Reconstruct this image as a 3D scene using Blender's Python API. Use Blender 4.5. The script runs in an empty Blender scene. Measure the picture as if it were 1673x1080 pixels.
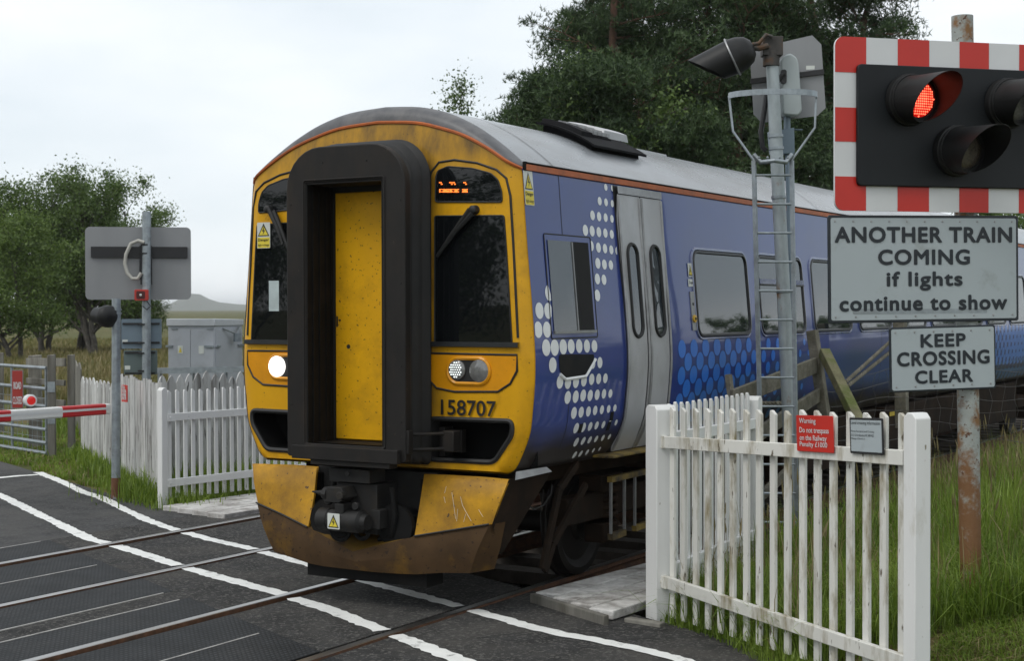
import bpy, bmesh, math, random
import numpy as np
from mathutils import Vector as Vec, Matrix
from mathutils.geometry import delaunay_2d_cdt
R = math.radians
random.seed(7); rng = np.random.default_rng(7)
scn = bpy.context.scene
col = scn.collection

# ------------------------------------------------------------------ camera
CX, CY, CZ, YAW, PITCH, ROLL, FPX = 6.6906, -9.2751, 2.2155, .5337, -.0145, -.0022, 2462.3
CAM = Vec((CX, CY, CZ))
FW = Vec((-math.sin(YAW)*math.cos(PITCH), math.cos(YAW)*math.cos(PITCH), math.sin(PITCH)))
_r = Vec((math.cos(YAW), math.sin(YAW), 0)); _u = _r.cross(FW)
RT = _r*math.cos(ROLL) + _u*math.sin(ROLL)
UP = -_r*math.sin(ROLL) + _u*math.cos(ROLL)
cam = bpy.data.cameras.new('camera'); camo = bpy.data.objects.new('camera', cam); col.objects.link(camo)
m = Matrix((RT, UP, -FW)).transposed().to_4x4(); m.translation = CAM
camo.matrix_world = m
cam.sensor_fit = 'HORIZONTAL'; cam.sensor_width = 36; cam.lens = FPX/1673*36
cam.clip_start = .1; cam.clip_end = 12000
cam.dof.use_dof = True; cam.dof.focus_distance = 11.5; cam.dof.aperture_fstop = 5.6
scn.camera = camo

# ------------------------------------------------------------------ world, sun, exposure
SUN_EL, SUN_AZ = R(52), R(200)      # direction to the sun; azimuth measured clockwise from +Y
W = bpy.data.worlds.new('World'); scn.world = W; W.use_nodes = True
nt = W.node_tree; nt.nodes.clear()
out = nt.nodes.new('ShaderNodeOutputWorld')
sky = nt.nodes.new('ShaderNodeTexSky'); sky.sky_type = 'NISHITA'; sky.sun_disc = False
sky.sun_elevation = SUN_EL; sky.sun_rotation = SUN_AZ
b1 = nt.nodes.new('ShaderNodeBackground'); b1.inputs[1].default_value = .1
nt.links.new(sky.outputs[0], b1.inputs[0])
b2 = nt.nodes.new('ShaderNodeBackground'); b2.inputs[1].default_value = 1.13
tc = nt.nodes.new('ShaderNodeTexCoord')
mp = nt.nodes.new('ShaderNodeMapping'); mp.inputs['Scale'].default_value = (1, 1, 3.2)
nz = nt.nodes.new('ShaderNodeTexNoise'); nz.inputs['Scale'].default_value = 2.2; nz.inputs['Detail'].default_value = 5
cr = nt.nodes.new('ShaderNodeValToRGB')
cr.color_ramp.elements[0].position = .33; cr.color_ramp.elements[0].color = (.68, .75, .80, 1)
cr.color_ramp.elements[1].position = .62; cr.color_ramp.elements[1].color = (.93, .955, .975, 1)
nt.links.new(tc.outputs['Generated'], mp.inputs[0]); nt.links.new(mp.outputs[0], nz.inputs['Vector'])
nt.links.new(nz.outputs[0], cr.inputs[0])
# a darker cloud bank low in the sky beyond the right of the picture
vd = nt.nodes.new('ShaderNodeVectorMath'); vd.operation = 'DOT_PRODUCT'; vd.inputs[1].default_value = (.39, .92, 0); nt.links.new(tc.outputs['Generated'], vd.inputs[0])
m1 = nt.nodes.new('ShaderNodeMapRange'); m1.interpolation_type = 'SMOOTHSTEP'; m1.inputs[1].default_value = .78; m1.inputs[2].default_value = .93; nt.links.new(vd.outputs['Value'], m1.inputs[0])
sz_ = nt.nodes.new('ShaderNodeSeparateXYZ'); nt.links.new(tc.outputs['Generated'], sz_.inputs[0])
ad = nt.nodes.new('ShaderNodeMath'); ad.operation = 'MULTIPLY_ADD'; ad.inputs[1].default_value = .14; ad.inputs[2].default_value = -.07; nt.links.new(nz.outputs[0], ad.inputs[0])
a2 = nt.nodes.new('ShaderNodeMath'); nt.links.new(sz_.outputs['Z'], a2.inputs[0]); nt.links.new(ad.outputs[0], a2.inputs[1])
m2 = nt.nodes.new('ShaderNodeMapRange'); m2.interpolation_type = 'SMOOTHSTEP'; m2.inputs[1].default_value = .01; m2.inputs[2].default_value = .13; nt.links.new(a2.outputs[0], m2.inputs[0])
m4 = nt.nodes.new('ShaderNodeMapRange'); m4.interpolation_type = 'SMOOTHSTEP'; m4.inputs[1].default_value = .30; m4.inputs[2].default_value = .19; nt.links.new(a2.outputs[0], m4.inputs[0])
m5 = nt.nodes.new('ShaderNodeMath'); m5.operation = 'MULTIPLY'; nt.links.new(m2.outputs[0], m5.inputs[0]); nt.links.new(m4.outputs[0], m5.inputs[1])
m3 = nt.nodes.new('ShaderNodeMath'); m3.operation = 'MULTIPLY'; nt.links.new(m1.outputs[0], m3.inputs[0]); nt.links.new(m5.outputs[0], m3.inputs[1])
mc = nt.nodes.new('ShaderNodeMix'); mc.data_type = 'RGBA'; mc.inputs[7].default_value = (.50, .58, .65, 1); nt.links.new(m3.outputs[0], mc.inputs[0]); nt.links.new(cr.outputs[0], mc.inputs[6])
nt.links.new(mc.outputs[2], b2.inputs[0])
mx = nt.nodes.new('ShaderNodeMixShader'); mx.inputs[0].default_value = .9
nt.links.new(b1.outputs[0], mx.inputs[1]); nt.links.new(b2.outputs[0], mx.inputs[2])
nt.links.new(mx.outputs[0], out.inputs[0])
sl = bpy.data.lights.new('sun', 'SUN'); sl.energy = 1.15; sl.angle = R(25); sl.color = (1, .97, .92)
so = bpy.data.objects.new('sun', sl); col.objects.link(so)
sd = Vec((math.sin(SUN_AZ)*math.cos(SUN_EL), math.cos(SUN_AZ)*math.cos(SUN_EL), math.sin(SUN_EL)))
so.rotation_euler = (-sd).to_track_quat('-Z', 'Y').to_euler(); so.location = (0, -10, 30)
scn.view_settings.view_transform = 'Standard'; scn.view_settings.look = 'None'
scn.view_settings.exposure = .12; scn.view_settings.gamma = 1
scn.render.engine = 'CYCLES'

# ------------------------------------------------------------------ measuring: pixel of the photo -> point on a real plane
def ray(x, y): return FW + RT*((x-836.5)/FPX) - UP*((y-540)/FPX)
def Dp(x, y, d): return CAM + ray(x, y)*d
def Gp(x, y, z=0.): q = ray(x, y); return CAM + q*((z-CZ)/q.z)
def Xp(x, y, X): q = ray(x, y); return CAM + q*((X-CX)/q.x)
def Yp(x, y, Y): q = ray(x, y); return CAM + q*((Y-CY)/q.y)

# ------------------------------------------------------------------ materials
MATS = {}
def mat(name, c, rough=.6, metal=0., var=.18, vs=6., dirt=None, ds=2.5, dlo=.5, dhi=.75, bump=0., bs=60., coat=0., spec=.5,
        sc=(1, 1, 1), emit=None, es=0., fleck=None, fs=80., flo=.66, rvar=0., orand=0.):
    if name in MATS: return MATS[name]
    M = bpy.data.materials.new(name); M.use_nodes = True; MATS[name] = M
    t = M.node_tree; B = t.nodes['Principled BSDF']; L = t.links.new
    B.inputs['Roughness'].default_value = rough; B.inputs['Metallic'].default_value = metal
    B.inputs['Coat Weight'].default_value = coat; B.inputs['Coat Roughness'].default_value = .05
    B.inputs['Specular IOR Level'].default_value = spec
    T = t.nodes.new('ShaderNodeTexCoord'); mp = t.nodes.new('ShaderNodeMapping'); mp.inputs['Scale'].default_value = sc
    L(T.outputs['Object'], mp.inputs[0])
    def noise(s, d=6, r=.6):
        n = t.nodes.new('ShaderNodeTexNoise'); n.inputs['Scale'].default_value = s; n.inputs['Detail'].default_value = d
        n.inputs['Roughness'].default_value = r; L(mp.outputs[0], n.inputs['Vector']); return n
    def ramp(n, lo, hi, c0, c1):
        q = t.nodes.new('ShaderNodeValToRGB'); e = q.color_ramp.elements
        e[0].position = lo; e[0].color = (*c0, 1); e[1].position = hi; e[1].color = (*c1, 1); L(n.outputs[0], q.inputs[0]); return q
    def mixc(fac, a, b):
        q = t.nodes.new('ShaderNodeMix'); q.data_type = 'RGBA'; L(fac, q.inputs[0]); L(a, q.inputs[6])
        if isinstance(b, tuple): q.inputs[7].default_value = (*b, 1)
        else: L(b, q.inputs[7])
        return q.outputs[2]
    c0 = tuple(max(0, v*(1-var)) for v in c); c1 = tuple(v*(1+var) for v in c)
    n1 = noise(vs); o = ramp(n1, .3, .7, c0, c1).outputs[0]
    if dirt:
        n2 = noise(ds, 8, .65); o = mixc(ramp(n2, dlo, dhi, (0, 0, 0), (1, 1, 1)).outputs[0], o, dirt)
    if fleck:
        n3 = noise(fs, 3, .5); o = mixc(ramp(n3, flo, flo+.05, (0, 0, 0), (1, 1, 1)).outputs[0], o, fleck)
    if orand:                                        # boards and pickets differ from one another
        oi = t.nodes.new('ShaderNodeObjectInfo'); mr = t.nodes.new('ShaderNodeMapRange'); mr.inputs[3].default_value = 1-orand; mr.inputs[4].default_value = 1+orand*.4; L(oi.outputs['Random'], mr.inputs[0])
        hs = t.nodes.new('ShaderNodeHueSaturation'); L(mr.outputs[0], hs.inputs['Value']); L(o, hs.inputs['Color']); o = hs.outputs[0]
        vo = t.nodes.new('ShaderNodeVectorMath'); vo.operation = 'ADD'; cx = t.nodes.new('ShaderNodeCombineXYZ'); ml = t.nodes.new('ShaderNodeMath'); ml.operation = 'MULTIPLY'; ml.inputs[1].default_value = 50; L(oi.outputs['Random'], ml.inputs[0])
        L(ml.outputs[0], cx.inputs[0]); L(T.outputs['Object'], vo.inputs[0]); L(cx.outputs[0], vo.inputs[1]); L(vo.outputs[0], mp.inputs[0])
    L(o, B.inputs['Base Color'])
    if rvar:
        q = t.nodes.new('ShaderNodeMapRange'); q.inputs[3].default_value = max(.02, rough-rvar); q.inputs[4].default_value = min(1, rough+rvar)
        L(n1.outputs[0], q.inputs[0]); L(q.outputs[0], B.inputs['Roughness'])
    if bump:
        n4 = noise(bs, 4); b = t.nodes.new('ShaderNodeBump'); b.inputs['Strength'].default_value = bump; b.inputs['Distance'].default_value = .02
        L(n4.outputs[0], b.inputs['Height']); L(b.outputs[0], B.inputs['Normal'])
    if emit:
        B.inputs['Emission Color'].default_value = (*emit, 1); B.inputs['Emission Strength'].default_value = es
    return M

def leafmat(name, c, c2, trans=.3):
    M = bpy.data.materials.new(name); M.use_nodes = True; t = M.node_tree; t.nodes.clear(); L = t.links.new
    o = t.nodes.new('ShaderNodeOutputMaterial'); d = t.nodes.new('ShaderNodeBsdfDiffuse'); tr = t.nodes.new('ShaderNodeBsdfTranslucent')
    gl = t.nodes.new('ShaderNodeBsdfGlossy'); gl.inputs['Roughness'].default_value = .5
    g = t.nodes.new('ShaderNodeNewGeometry'); T = t.nodes.new('ShaderNodeTexCoord')
    n = t.nodes.new('ShaderNodeTexNoise'); n.inputs['Scale'].default_value = .9; L(T.outputs['Object'], n.inputs['Vector'])
    a = t.nodes.new('ShaderNodeMath'); a.operation = 'MULTIPLY_ADD'; a.inputs[1].default_value = .5
    L(g.outputs['Random Per Island'], a.inputs[0]); L(n.outputs[0], a.inputs[2])
    s = t.nodes.new('ShaderNodeMath'); s.operation = 'SUBTRACT'; s.inputs[1].default_value = .25; L(a.outputs[0], s.inputs[0])
    q = t.nodes.new('ShaderNodeValToRGB'); e = q.color_ramp.elements
    e[0].position = .2; e[0].color = (*c, 1); e[1].position = .8; e[1].color = (*c2, 1); L(s.outputs[0], q.inputs[0])
    for b in (d, tr): L(q.outputs[0], b.inputs['Color'])
    x = t.nodes.new('ShaderNodeMixShader'); x.inputs[0].default_value = trans; L(d.outputs[0], x.inputs[1]); L(tr.outputs[0], x.inputs[2])
    y = t.nodes.new('ShaderNodeMixShader'); y.inputs[0].default_value = .03; L(x.outputs[0], y.inputs[1]); L(gl.outputs[0], y.inputs[2])
    L(y.outputs[0], o.inputs[0]); MATS[name] = M; return M

# ------------------------------------------------------------------ mesh helpers
class Fr:                                   # flat working frame: origin, right, up; normal towards the viewer
    def __init__(s, o, r, u=(0, 0, 1)):
        s.o = Vec(o); s.r = Vec(r).normalized(); u = Vec(u); s.u = (u - s.r*u.dot(s.r)).normalized(); s.n = s.r.cross(s.u)
    def p(s, a, b, c=0.): return s.o + s.r*a + s.u*b + s.n*c
    def at(s, px, py):                      # where the sight line of a photo pixel meets this plane
        q = ray(px, py); h = CAM + q*((s.o-CAM).dot(s.n)/q.dot(s.n)); h = h - s.o; return h.dot(s.r), h.dot(s.u)
    def quad(s, pts): return [s.at(*q) for q in pts]
    def off(s, d): return Fr(s.o + s.n*d, s.r, s.u)

TXT = {}
def text_mesh(body, bold, sp=1.):
    k = (body, bold, sp)
    if k in TXT: return TXT[k]
    c = bpy.data.curves.new('lettering', 'FONT'); c.body = body; c.offset = bold; c.resolution_u = 4; c.space_character = sp
    o = bpy.data.objects.new('lettering', c); col.objects.link(o)
    dg = bpy.context.evaluated_depsgraph_get(); me = bpy.data.meshes.new_from_object(o.evaluated_get(dg))
    v = [tuple(x.co) for x in me.vertices]; f = [tuple(p.vertices) for p in me.polygons]
    bpy.data.objects.remove(o); bpy.data.curves.remove(c); bpy.data.meshes.remove(me)
    TXT[k] = (v, f); return TXT[k]

def rrect(x0, x1, y0, y1, r, n=5):
    r = r if isinstance(r, (list, tuple)) else (r,)*4            # bottom-left, bottom-right, top-right, top-left
    P = []
    for (cx, cy, a, q) in ((x0+r[0], y0+r[0], 180, r[0]), (x1-r[1], y0+r[1], 270, r[1]), (x1-r[2], y1-r[2], 0, r[2]), (x0+r[3], y1-r[3], 90, r[3])):
        for i in range(n+1):
            t = R(a + 90*i/n); P.append((cx+q*math.cos(t), cy+q*math.sin(t)))
    return P
def circ(cx, cy, rx, ry=None, n=20):
    ry = ry or rx; return [(cx+rx*math.cos(2*math.pi*i/n), cy+ry*math.sin(2*math.pi*i/n)) for i in range(n)]
def smooth_poly(P, r, n=4):                 # round every corner of a polygon
    Q = []
    for i, p in enumerate(P):
        a = Vec(P[i-1]); b = Vec(p); c = Vec(P[(i+1) % len(P)])
        ra = min(r, (a-b).length*.45, (c-b).length*.45); s = b+(a-b).normalized()*ra; e = b+(c-b).normalized()*ra
        for k in range(n+1):
            t = k/n; Q.append(tuple(s*(1-t)**2 + b*2*t*(1-t) + e*t*t))
    return Q

class MB:
    def __init__(s): s.v = []; s.f = []; s.m = []
    def add(s, v, f, m=0):
        k = len(s.v); s.v += [tuple(x) for x in v]; s.f += [tuple(i+k for i in q) for q in f]; s.m += [m]*len(f); return s
    def quad(s, a, b, c, d, m=0): return s.add([a, b, c, d], [(0, 1, 2, 3)], m)
    def box(s, lo, hi, m=0):
        x0, y0, z0 = lo; x1, y1, z1 = hi
        return s.add([(x0, y0, z0), (x1, y0, z0), (x1, y1, z0), (x0, y1, z0), (x0, y0, z1), (x1, y0, z1), (x1, y1, z1), (x0, y1, z1)],
                     [(3, 2, 1, 0), (4, 5, 6, 7), (0, 1, 5, 4), (1, 2, 6, 5), (2, 3, 7, 6), (3, 0, 4, 7)], m)
    def prism(s, P, F, t0, t1, m=0):        # polygon in frame F, from depth t0 to t1 along its normal
        n = len(P); v = [F.p(a, b, t0) for a, b in P] + [F.p(a, b, t1) for a, b in P]
        f = [tuple(range(n-1, -1, -1)), tuple(range(n, 2*n))] + [(i, (i+1) % n, n+(i+1) % n, n+i) for i in range(n)]
        return s.add(v, f, m)
    def face(s, P, F, t=0, m=0): return s.add([F.p(a, b, t) for a, b in P], [tuple(range(len(P)))], m)
    def ring(s, P, Q, F, t0, t1, m=0):      # frame between outer loop P and inner loop Q (same count)
        n = len(P); v = [F.p(a, b, t) for t in (t0, t1) for L in (P, Q) for a, b in L]; f = []
        for i in range(n):
            j = (i+1) % n
            f += [(2*n+i, 2*n+j, 3*n+j, 3*n+i), (i, j, 2*n+j, 2*n+i), (n+j, n+i, 3*n+i, 3*n+j), (j, i, n+i, n+j)]
        return s.add(v, f, m)
    def beam(s, a, b, w, h, up=(0, 0, 1), m=0):
        a = Vec(a); b = Vec(b); d = (b-a).normalized(); up = Vec(up)
        if abs(d.dot(up)) > .98: up = Vec((1, 0, 0)) if abs(d.x) < .9 else Vec((0, 1, 0))
        x = d.cross(up).normalized()*w/2; y = x.cross(d).normalized()*h/2
        return s.add([a-x-y, a+x-y, a+x+y, a-x+y, b-x-y, b+x-y, b+x+y, b-x+y],
                     [(0, 1, 2, 3)[::-1], (4, 5, 6, 7), (0, 1, 5, 4), (1, 2, 6, 5), (2, 3, 7, 6), (3, 0, 4, 7)], m)
    def tube(s, pts, r, n=10, m=0, closed=False, cap=True):
        pts = [Vec(p) for p in pts]; k = len(pts); rr = r if isinstance(r, (list, tuple)) else [r]*k
        d0 = (pts[1]-pts[0]).normalized(); up = Vec((0, 0, 1)) if abs(d0.z) < .9 else Vec((1, 0, 0)); x = d0.cross(up).normalized(); v = []; f = []
        for i, p in enumerate(pts):
            if closed: d = (pts[(i+1) % k]-pts[i-1]).normalized()
            else: d = (pts[min(i+1, k-1)]-pts[max(i-1, 0)]).normalized()
            x = (x - d*x.dot(d)).normalized(); y = d.cross(x)
            for j in range(n):
                t = 2*math.pi*j/n; v.append(p + x*rr[i]*math.cos(t) + y*rr[i]*math.sin(t))
        for i in range(k if closed else k-1):
            for j in range(n):
                a = i*n+j; b = i*n+(j+1) % n; c = ((i+1) % k)*n+j; d = ((i+1) % k)*n+(j+1) % n; f.append((a, b, d, c))
        if not closed and cap: f += [tuple(range(n-1, -1, -1)), tuple(range((k-1)*n, k*n))]
        return s.add(v, f, m)
    def lathe(s, prof, o, axis, n=24, m=0):  # prof: (distance along axis, radius)
        ax = Vec(axis).normalized(); h = Vec((0, 0, 1)) if abs(ax.z) < .9 else Vec((1, 0, 0)); x = ax.cross(h).normalized(); y = ax.cross(x); o = Vec(o)
        v = [o+ax*t+(x*math.cos(2*math.pi*j/n)+y*math.sin(2*math.pi*j/n))*max(r, 1e-4) for t, r in prof for j in range(n)]; k = len(prof)
        f = [(i*n+j, i*n+(j+1) % n, (i+1)*n+(j+1) % n, (i+1)*n+j) for i in range(k-1) for j in range(n)]
        f += [tuple(range(n-1, -1, -1)), tuple(range((k-1)*n, k*n))]
        return s.add(v, f, m)
    def grid(s, rows, m=0, closed=False):
        n = len(rows[0]); v = [p for r in rows for p in r]; f = []
        for i in range(len(rows)-1):
            for j in range(n if closed else n-1):
                q = (j+1) % n; f.append((i*n+j, i*n+q, (i+1)*n+q, (i+1)*n+j))
        return s.add(v, f, m)
    def text(s, body, F, x0, x1, y0, y1, t=.002, m=0, bold=0., sp=1.):   # lettering stretched to fill a box of frame F
        v, f = text_mesh(body, 0., sp); a = np.array(v); lo = a.min(0); hi = a.max(0); k = (y1-y0)/max(.3, hi[1]-lo[1]); e = bold*k
        x0 += e; x1 -= e; y0 += e; y1 -= e
        for i, (dx, dy) in enumerate(((0, 0), (1, 0), (-1, 0), (0, 1), (0, -1), (.7, .7), (-.7, .7), (.7, -.7), (-.7, -.7)) if bold else ((0, 0),)):   # heavier strokes
            s.add([F.p(x0+(p[0]-lo[0])/(hi[0]-lo[0])*(x1-x0)+dx*e, y0+(p[1]-lo[1])/(hi[1]-lo[1])*(y1-y0)+dy*e, t+i*.00006) for p in v], f, m)
        return s
    def build(s, name, mats, parent=None, bevel=0., sharp=35, smooth=True, **kw):
        loc = Vec(parent['_loc']) if parent is not None else Vec(kw.pop('loc', (0, 0, 0)))
        me = bpy.data.meshes.new(name); me.from_pydata([tuple(Vec(p)-loc) for p in s.v], [], s.f)
        for q in (mats if isinstance(mats, (list, tuple)) else [mats]): me.materials.append(q)
        me.polygons.foreach_set('material_index', s.m); me.polygons.foreach_set('use_smooth', [smooth]*len(s.f)); me.update()
        if smooth: me.set_sharp_from_angle(angle=R(sharp))
        o = bpy.data.objects.new(name, me); col.objects.link(o)
        if parent is not None:
            o.parent = parent
            if parent.type == 'MESH': o.location = (0, 0, 0)
            o['_loc'] = tuple(loc)
        else: o.location = loc; o['_loc'] = tuple(loc)
        if bevel:
            b = o.modifiers.new('bevel', 'BEVEL'); b.width = bevel; b.segments = 2; b.limit_method = 'ANGLE'; b.angle_limit = R(40)
        if 'label' in kw: tag(o, **kw)
        return o
def tag(o, label=None, cat=None, group=None, kind=None):
    for k, v in (('label', label), ('category', cat), ('group', group), ('kind', kind)):
        if v: o[k] = v
    return o
def thing(name, label, cat, loc, group=None):
    o = bpy.data.objects.new(name, None); col.objects.link(o); o.location = loc; o['_loc'] = tuple(loc); o.empty_display_size = .2
    return tag(o, label, cat, group)
def add_np(name, V, F, material, parent=None, loc=(0, 0, 0), smooth=False):   # big meshes straight from arrays (F: n x 3 or n x 4)
    me = bpy.data.meshes.new(name); n, k = F.shape
    me.vertices.add(len(V)); me.vertices.foreach_set('co', V.astype(np.float32).ravel())
    me.loops.add(n*k); me.loops.foreach_set('vertex_index', F.astype(np.int32).ravel())
    me.polygons.add(n); me.polygons.foreach_set('loop_start', np.arange(0, n*k, k, dtype=np.int32)); me.polygons.foreach_set('loop_total', np.full(n, k, np.int32))
    me.polygons.foreach_set('use_smooth', np.full(n, smooth)); me.update(calc_edges=True); me.validate()
    me.materials.append(material); o = bpy.data.objects.new(name, me); col.objects.link(o); o.location = loc
    if parent is not None: o.parent = parent
    return o
def cdt(outer, holes=(), step=.06, fn=None):   # fill a 2-D outline (with holes) by triangles of even size
    V = []; E = []
    for L in [outer]+list(holes):
        k = len(V); V += [Vec((a, b)) for a, b in L]; E += [(k+i, k+(i+1) % len(L)) for i in range(len(L))]
    xs = [p[0] for p in outer]; ys = [p[1] for p in outer]
    x = min(xs)+step*.53
    while x < max(xs):
        y = min(ys)+step*.47
        while y < max(ys): V.append(Vec((x, y))); y += step
        x += step
    v, e, f, *_ = delaunay_2d_cdt(V, E, [], 2 if holes else 1, 1e-5)
    def inside(p, L):
        c = False
        for (x1, y1), (x2, y2) in zip(L, list(L[1:])+[L[0]]):
            if (y1 > p[1]) != (y2 > p[1]) and p[0] < (x2-x1)*(p[1]-y1)/(y2-y1)+x1: c = not c
        return c
    f = [q for q in f if not any(inside((sum(v[i].x for i in q)/3, sum(v[i].y for i in q)/3), H) for H in holes)]
    used = sorted({i for q in f for i in q}); mp = {a: i for i, a in enumerate(used)}
    return [(v[i].x, v[i].y) for i in used], [tuple(mp[i] for i in q) for q in f]

# ------------------------------------------------------------------ the ground
RAILS = (-3.83, -2.33, -.751, .751)
def sm(t): t = np.clip(t, 0, 1); return t*t*(3-2*t)
def hterr(x, y):
    x = np.asarray(x, float); y = np.asarray(y, float)
    s = (x+9.42)*.4285 + (y-5.17)*.9035                 # distance beyond the far footway line
    h = np.full(np.broadcast(x, y).shape, -.045)
    bank = sm((x-2.0)/4)*sm((y+2.6)/4)*.5 + sm((x-2.6)/3)*sm((y-3.5)/6)*.28
    h = h + np.where(x > 1.95, bank*sm((s-.35)/.9), 0)
    bed = sm((x+5.4)/.5)*sm((2.25-x)/.35)*sm((s-.25)/.7)  # the track bed lies lower beyond the crossing
    h = h - .19*bed
    h = h - .09*np.where((x > -4.6) & (x < 1.5) & (s > -.7), 1, 0)
    far = sm((np.hypot(x, y)-30)/60); h = h + far*(.35*np.sin(x*.021+1)*np.sin(y*.017)+.1*np.sin(x*.09)*np.sin(y*.07+2)-.1)
    h = h + .02*np.sin(x*3.1+y*1.3)*np.sin(y*2.7-x)*np.where((x > 2.2) | (x < -7), sm((s-.2)/1.), 0)
    return h
def axis(a, b, fine, far):
    t = list(np.arange(a, b+1e-6, fine)); d = fine; q = b
    while q < far: d *= 1.28; q += d; t.append(q)
    d = fine; q = a; L = []
    while q > -far: d *= 1.28; q -= d; L.append(q)
    return np.array(L[::-1]+t)
ax, ay = axis(-13, 11, .25, 7000), axis(-11, 22, .25, 7000)
gx, gy = np.meshgrid(ax, ay, indexing='ij'); gz = hterr(gx, gy)
nxx, nyy = gx.shape; idx = np.arange(nxx*nyy).reshape(nxx, nyy)
GF = np.stack([idx[:-1, :-1], idx[1:, :-1], idx[1:, 1:], idx[:-1, 1:]], -1).reshape(-1, 4)
mg = mat('moor_ground', (.075, .085, .028), .95, var=.4, vs=.9, dirt=(.13, .105, .045), ds=.35, dlo=.45, dhi=.62, bump=.6, bs=30, spec=.1)
ground = add_np('ground', np.stack([gx, gy, gz], -1).reshape(-1, 3), GF, mg, smooth=True); tag(ground, kind='structure')

# skew directions of the crossing: the road runs along RD, across the rails
RD = Vec((.9035, -.4285, 0)); RN = Vec((-.4285, -.9035, 0))       # along the road; towards the camera
EDGE = Vec((-9.42, 5.17, 0))                                       # a point on the far footway line
def skew_y(x, s): return EDGE.y + ((x-EDGE.x)*RN.x - s)/-RN.y      # y on the line s metres nearer than the far footway line
def strip(mb, x0, x1, s0, s1, z, m=0, th=.05, nseg=1):
    for i in range(nseg):
        a = x0+(x1-x0)*i/nseg; b = x0+(x1-x0)*(i+1)/nseg
        P = [(a, skew_y(a, s1)), (b, skew_y(b, s1)), (b, skew_y(b, s0)), (a, skew_y(a, s0))]
        mb.add([(x, y, z-th) for x, y in P]+[(x, y, z) for x, y in P], [(3, 2, 1, 0), (4, 5, 6, 7), (0, 1, 5, 4), (1, 2, 6, 5), (2, 3, 7, 6), (3, 0, 4, 7)], m)
m_asph = mat('asphalt', (.066, .066, .066), .88, var=.35, vs=3.5, dirt=(.095, .092, .088), ds=.8, dlo=.45, dhi=.62, bump=.9, bs=140, fleck=(.11, .108, .105), fs=38, flo=.555, spec=.25)
m_foot = mat('footway_asphalt', (.048, .047, .046), .9, var=.4, vs=5, dirt=(.085, .08, .073), ds=1.1, dlo=.46, dhi=.66, bump=1., bs=110, fleck=(.13, .125, .115), fs=42, flo=.56, spec=.2)
def rubber():
    M = mat('rubber_panel', (.019, .0205, .022), .7, var=.35, vs=4, dirt=(.036, .036, .036), ds=1.1, dlo=.48, dhi=.75, spec=.22)
    t = M.node_tree; L = t.links.new; T = t.nodes.new('ShaderNodeTexCoord'); mp = t.nodes.new('ShaderNodeMapping')
    mp.inputs['Scale'].default_value = (24, 24, 24); mp.inputs['Rotation'].default_value = (0, 0, R(0)); L(T.outputs['Object'], mp.inputs[0])
    v = t.nodes.new('ShaderNodeTexVoronoi'); v.inputs['Randomness'].default_value = 0; v.inputs['Scale'].default_value = 1; L(mp.outputs[0], v.inputs['Vector'])
    q = t.nodes.new('ShaderNodeValToRGB'); q.color_ramp.elements[0].position = .3; q.color_ramp.elements[1].position = .42; L(v.outputs['Distance'], q.inputs[0])
    q.color_ramp.elements[0].color = (1, 1, 1, 1); q.color_ramp.elements[1].color = (0, 0, 0, 1)
    b = t.nodes.new('ShaderNodeBump'); b.inputs['Strength'].default_value = 1; b.inputs['Distance'].default_value = .006
    B = t.nodes['Principled BSDF']; src = B.inputs['Base Color'].links[0].from_socket; hs = t.nodes.new('ShaderNodeHueSaturation'); mr = t.nodes.new('ShaderNodeMapRange'); mr.inputs[3].default_value = .75; mr.inputs[4].default_value = 2.1
    L(q.outputs[0], mr.inputs[0]); L(mr.outputs[0], hs.inputs['Value']); L(src, hs.inputs['Color']); L(hs.outputs[0], B.inputs['Base Color'])   # scuffed tops of the moulded studs
    L(q.outputs[0], b.inputs['Height']); L(b.outputs[0], B.inputs['Normal']); return M
m_rub = rubber()
m_concrete_edge = mat('steel_edge', (.34, .33, .31), .6, var=.3, vs=9)

W1 = 1.62                                                           # footway width: between the two white lines
road = MB()
strip(road, -16, -4.55, .0, 11, -.014, 0, nseg=8); strip(road, 1.42, 9, W1, 11, -.014, 0, nseg=6)
road.build('road', m_asph, smooth=False, kind='structure', label=None)
foot = MB(); rub = MB(); edg = MB()
G4 = .05                                                            # half rail head + small gap
segs = [(-4.55, -3.83-G4), (-3.83+.105, -2.33-.105), (-2.33+G4, -1.66), (-1.66, -1.36), (-1.36, -.751-G4), (-.751+.105, .751-.105), (.751+G4, 1.42)]
strip(foot, 1.42, 5.2, -.7, W1, -.013, 0, nseg=4); strip(foot, -6.3, -4.55, -.75, 0, -.0145, 0)
for i, (a, b) in enumerate(segs):
    far = -.75 if i < 4 else -.62
    strip(foot, a, b, far, W1+.1, -.012, 0)
    if i == 3: strip(foot, a, b, W1+.1, 11, -.014, 0)
    else: strip(rub, a, b, W1+.104, 11, -.011, 0)
for x in (-4.55, -3.08, -1.66, -1.36): strip(edg, x-.009, x+.009, W1+.2, 11, -.0075, 0, .02)
strip(edg, -.06, -.045, W1+.2, 11, -.0085, 0, .02)
foot.build('footway', m_foot, smooth=False); rub.build('crossing_panels', m_rub, smooth=False); edg.build('panel_edges', m_concrete_edge, smooth=False)
for n in ('road', 'footway', 'crossing_panels', 'panel_edges'): bpy.data.objects[n]['kind'] = 'structure'

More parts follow.
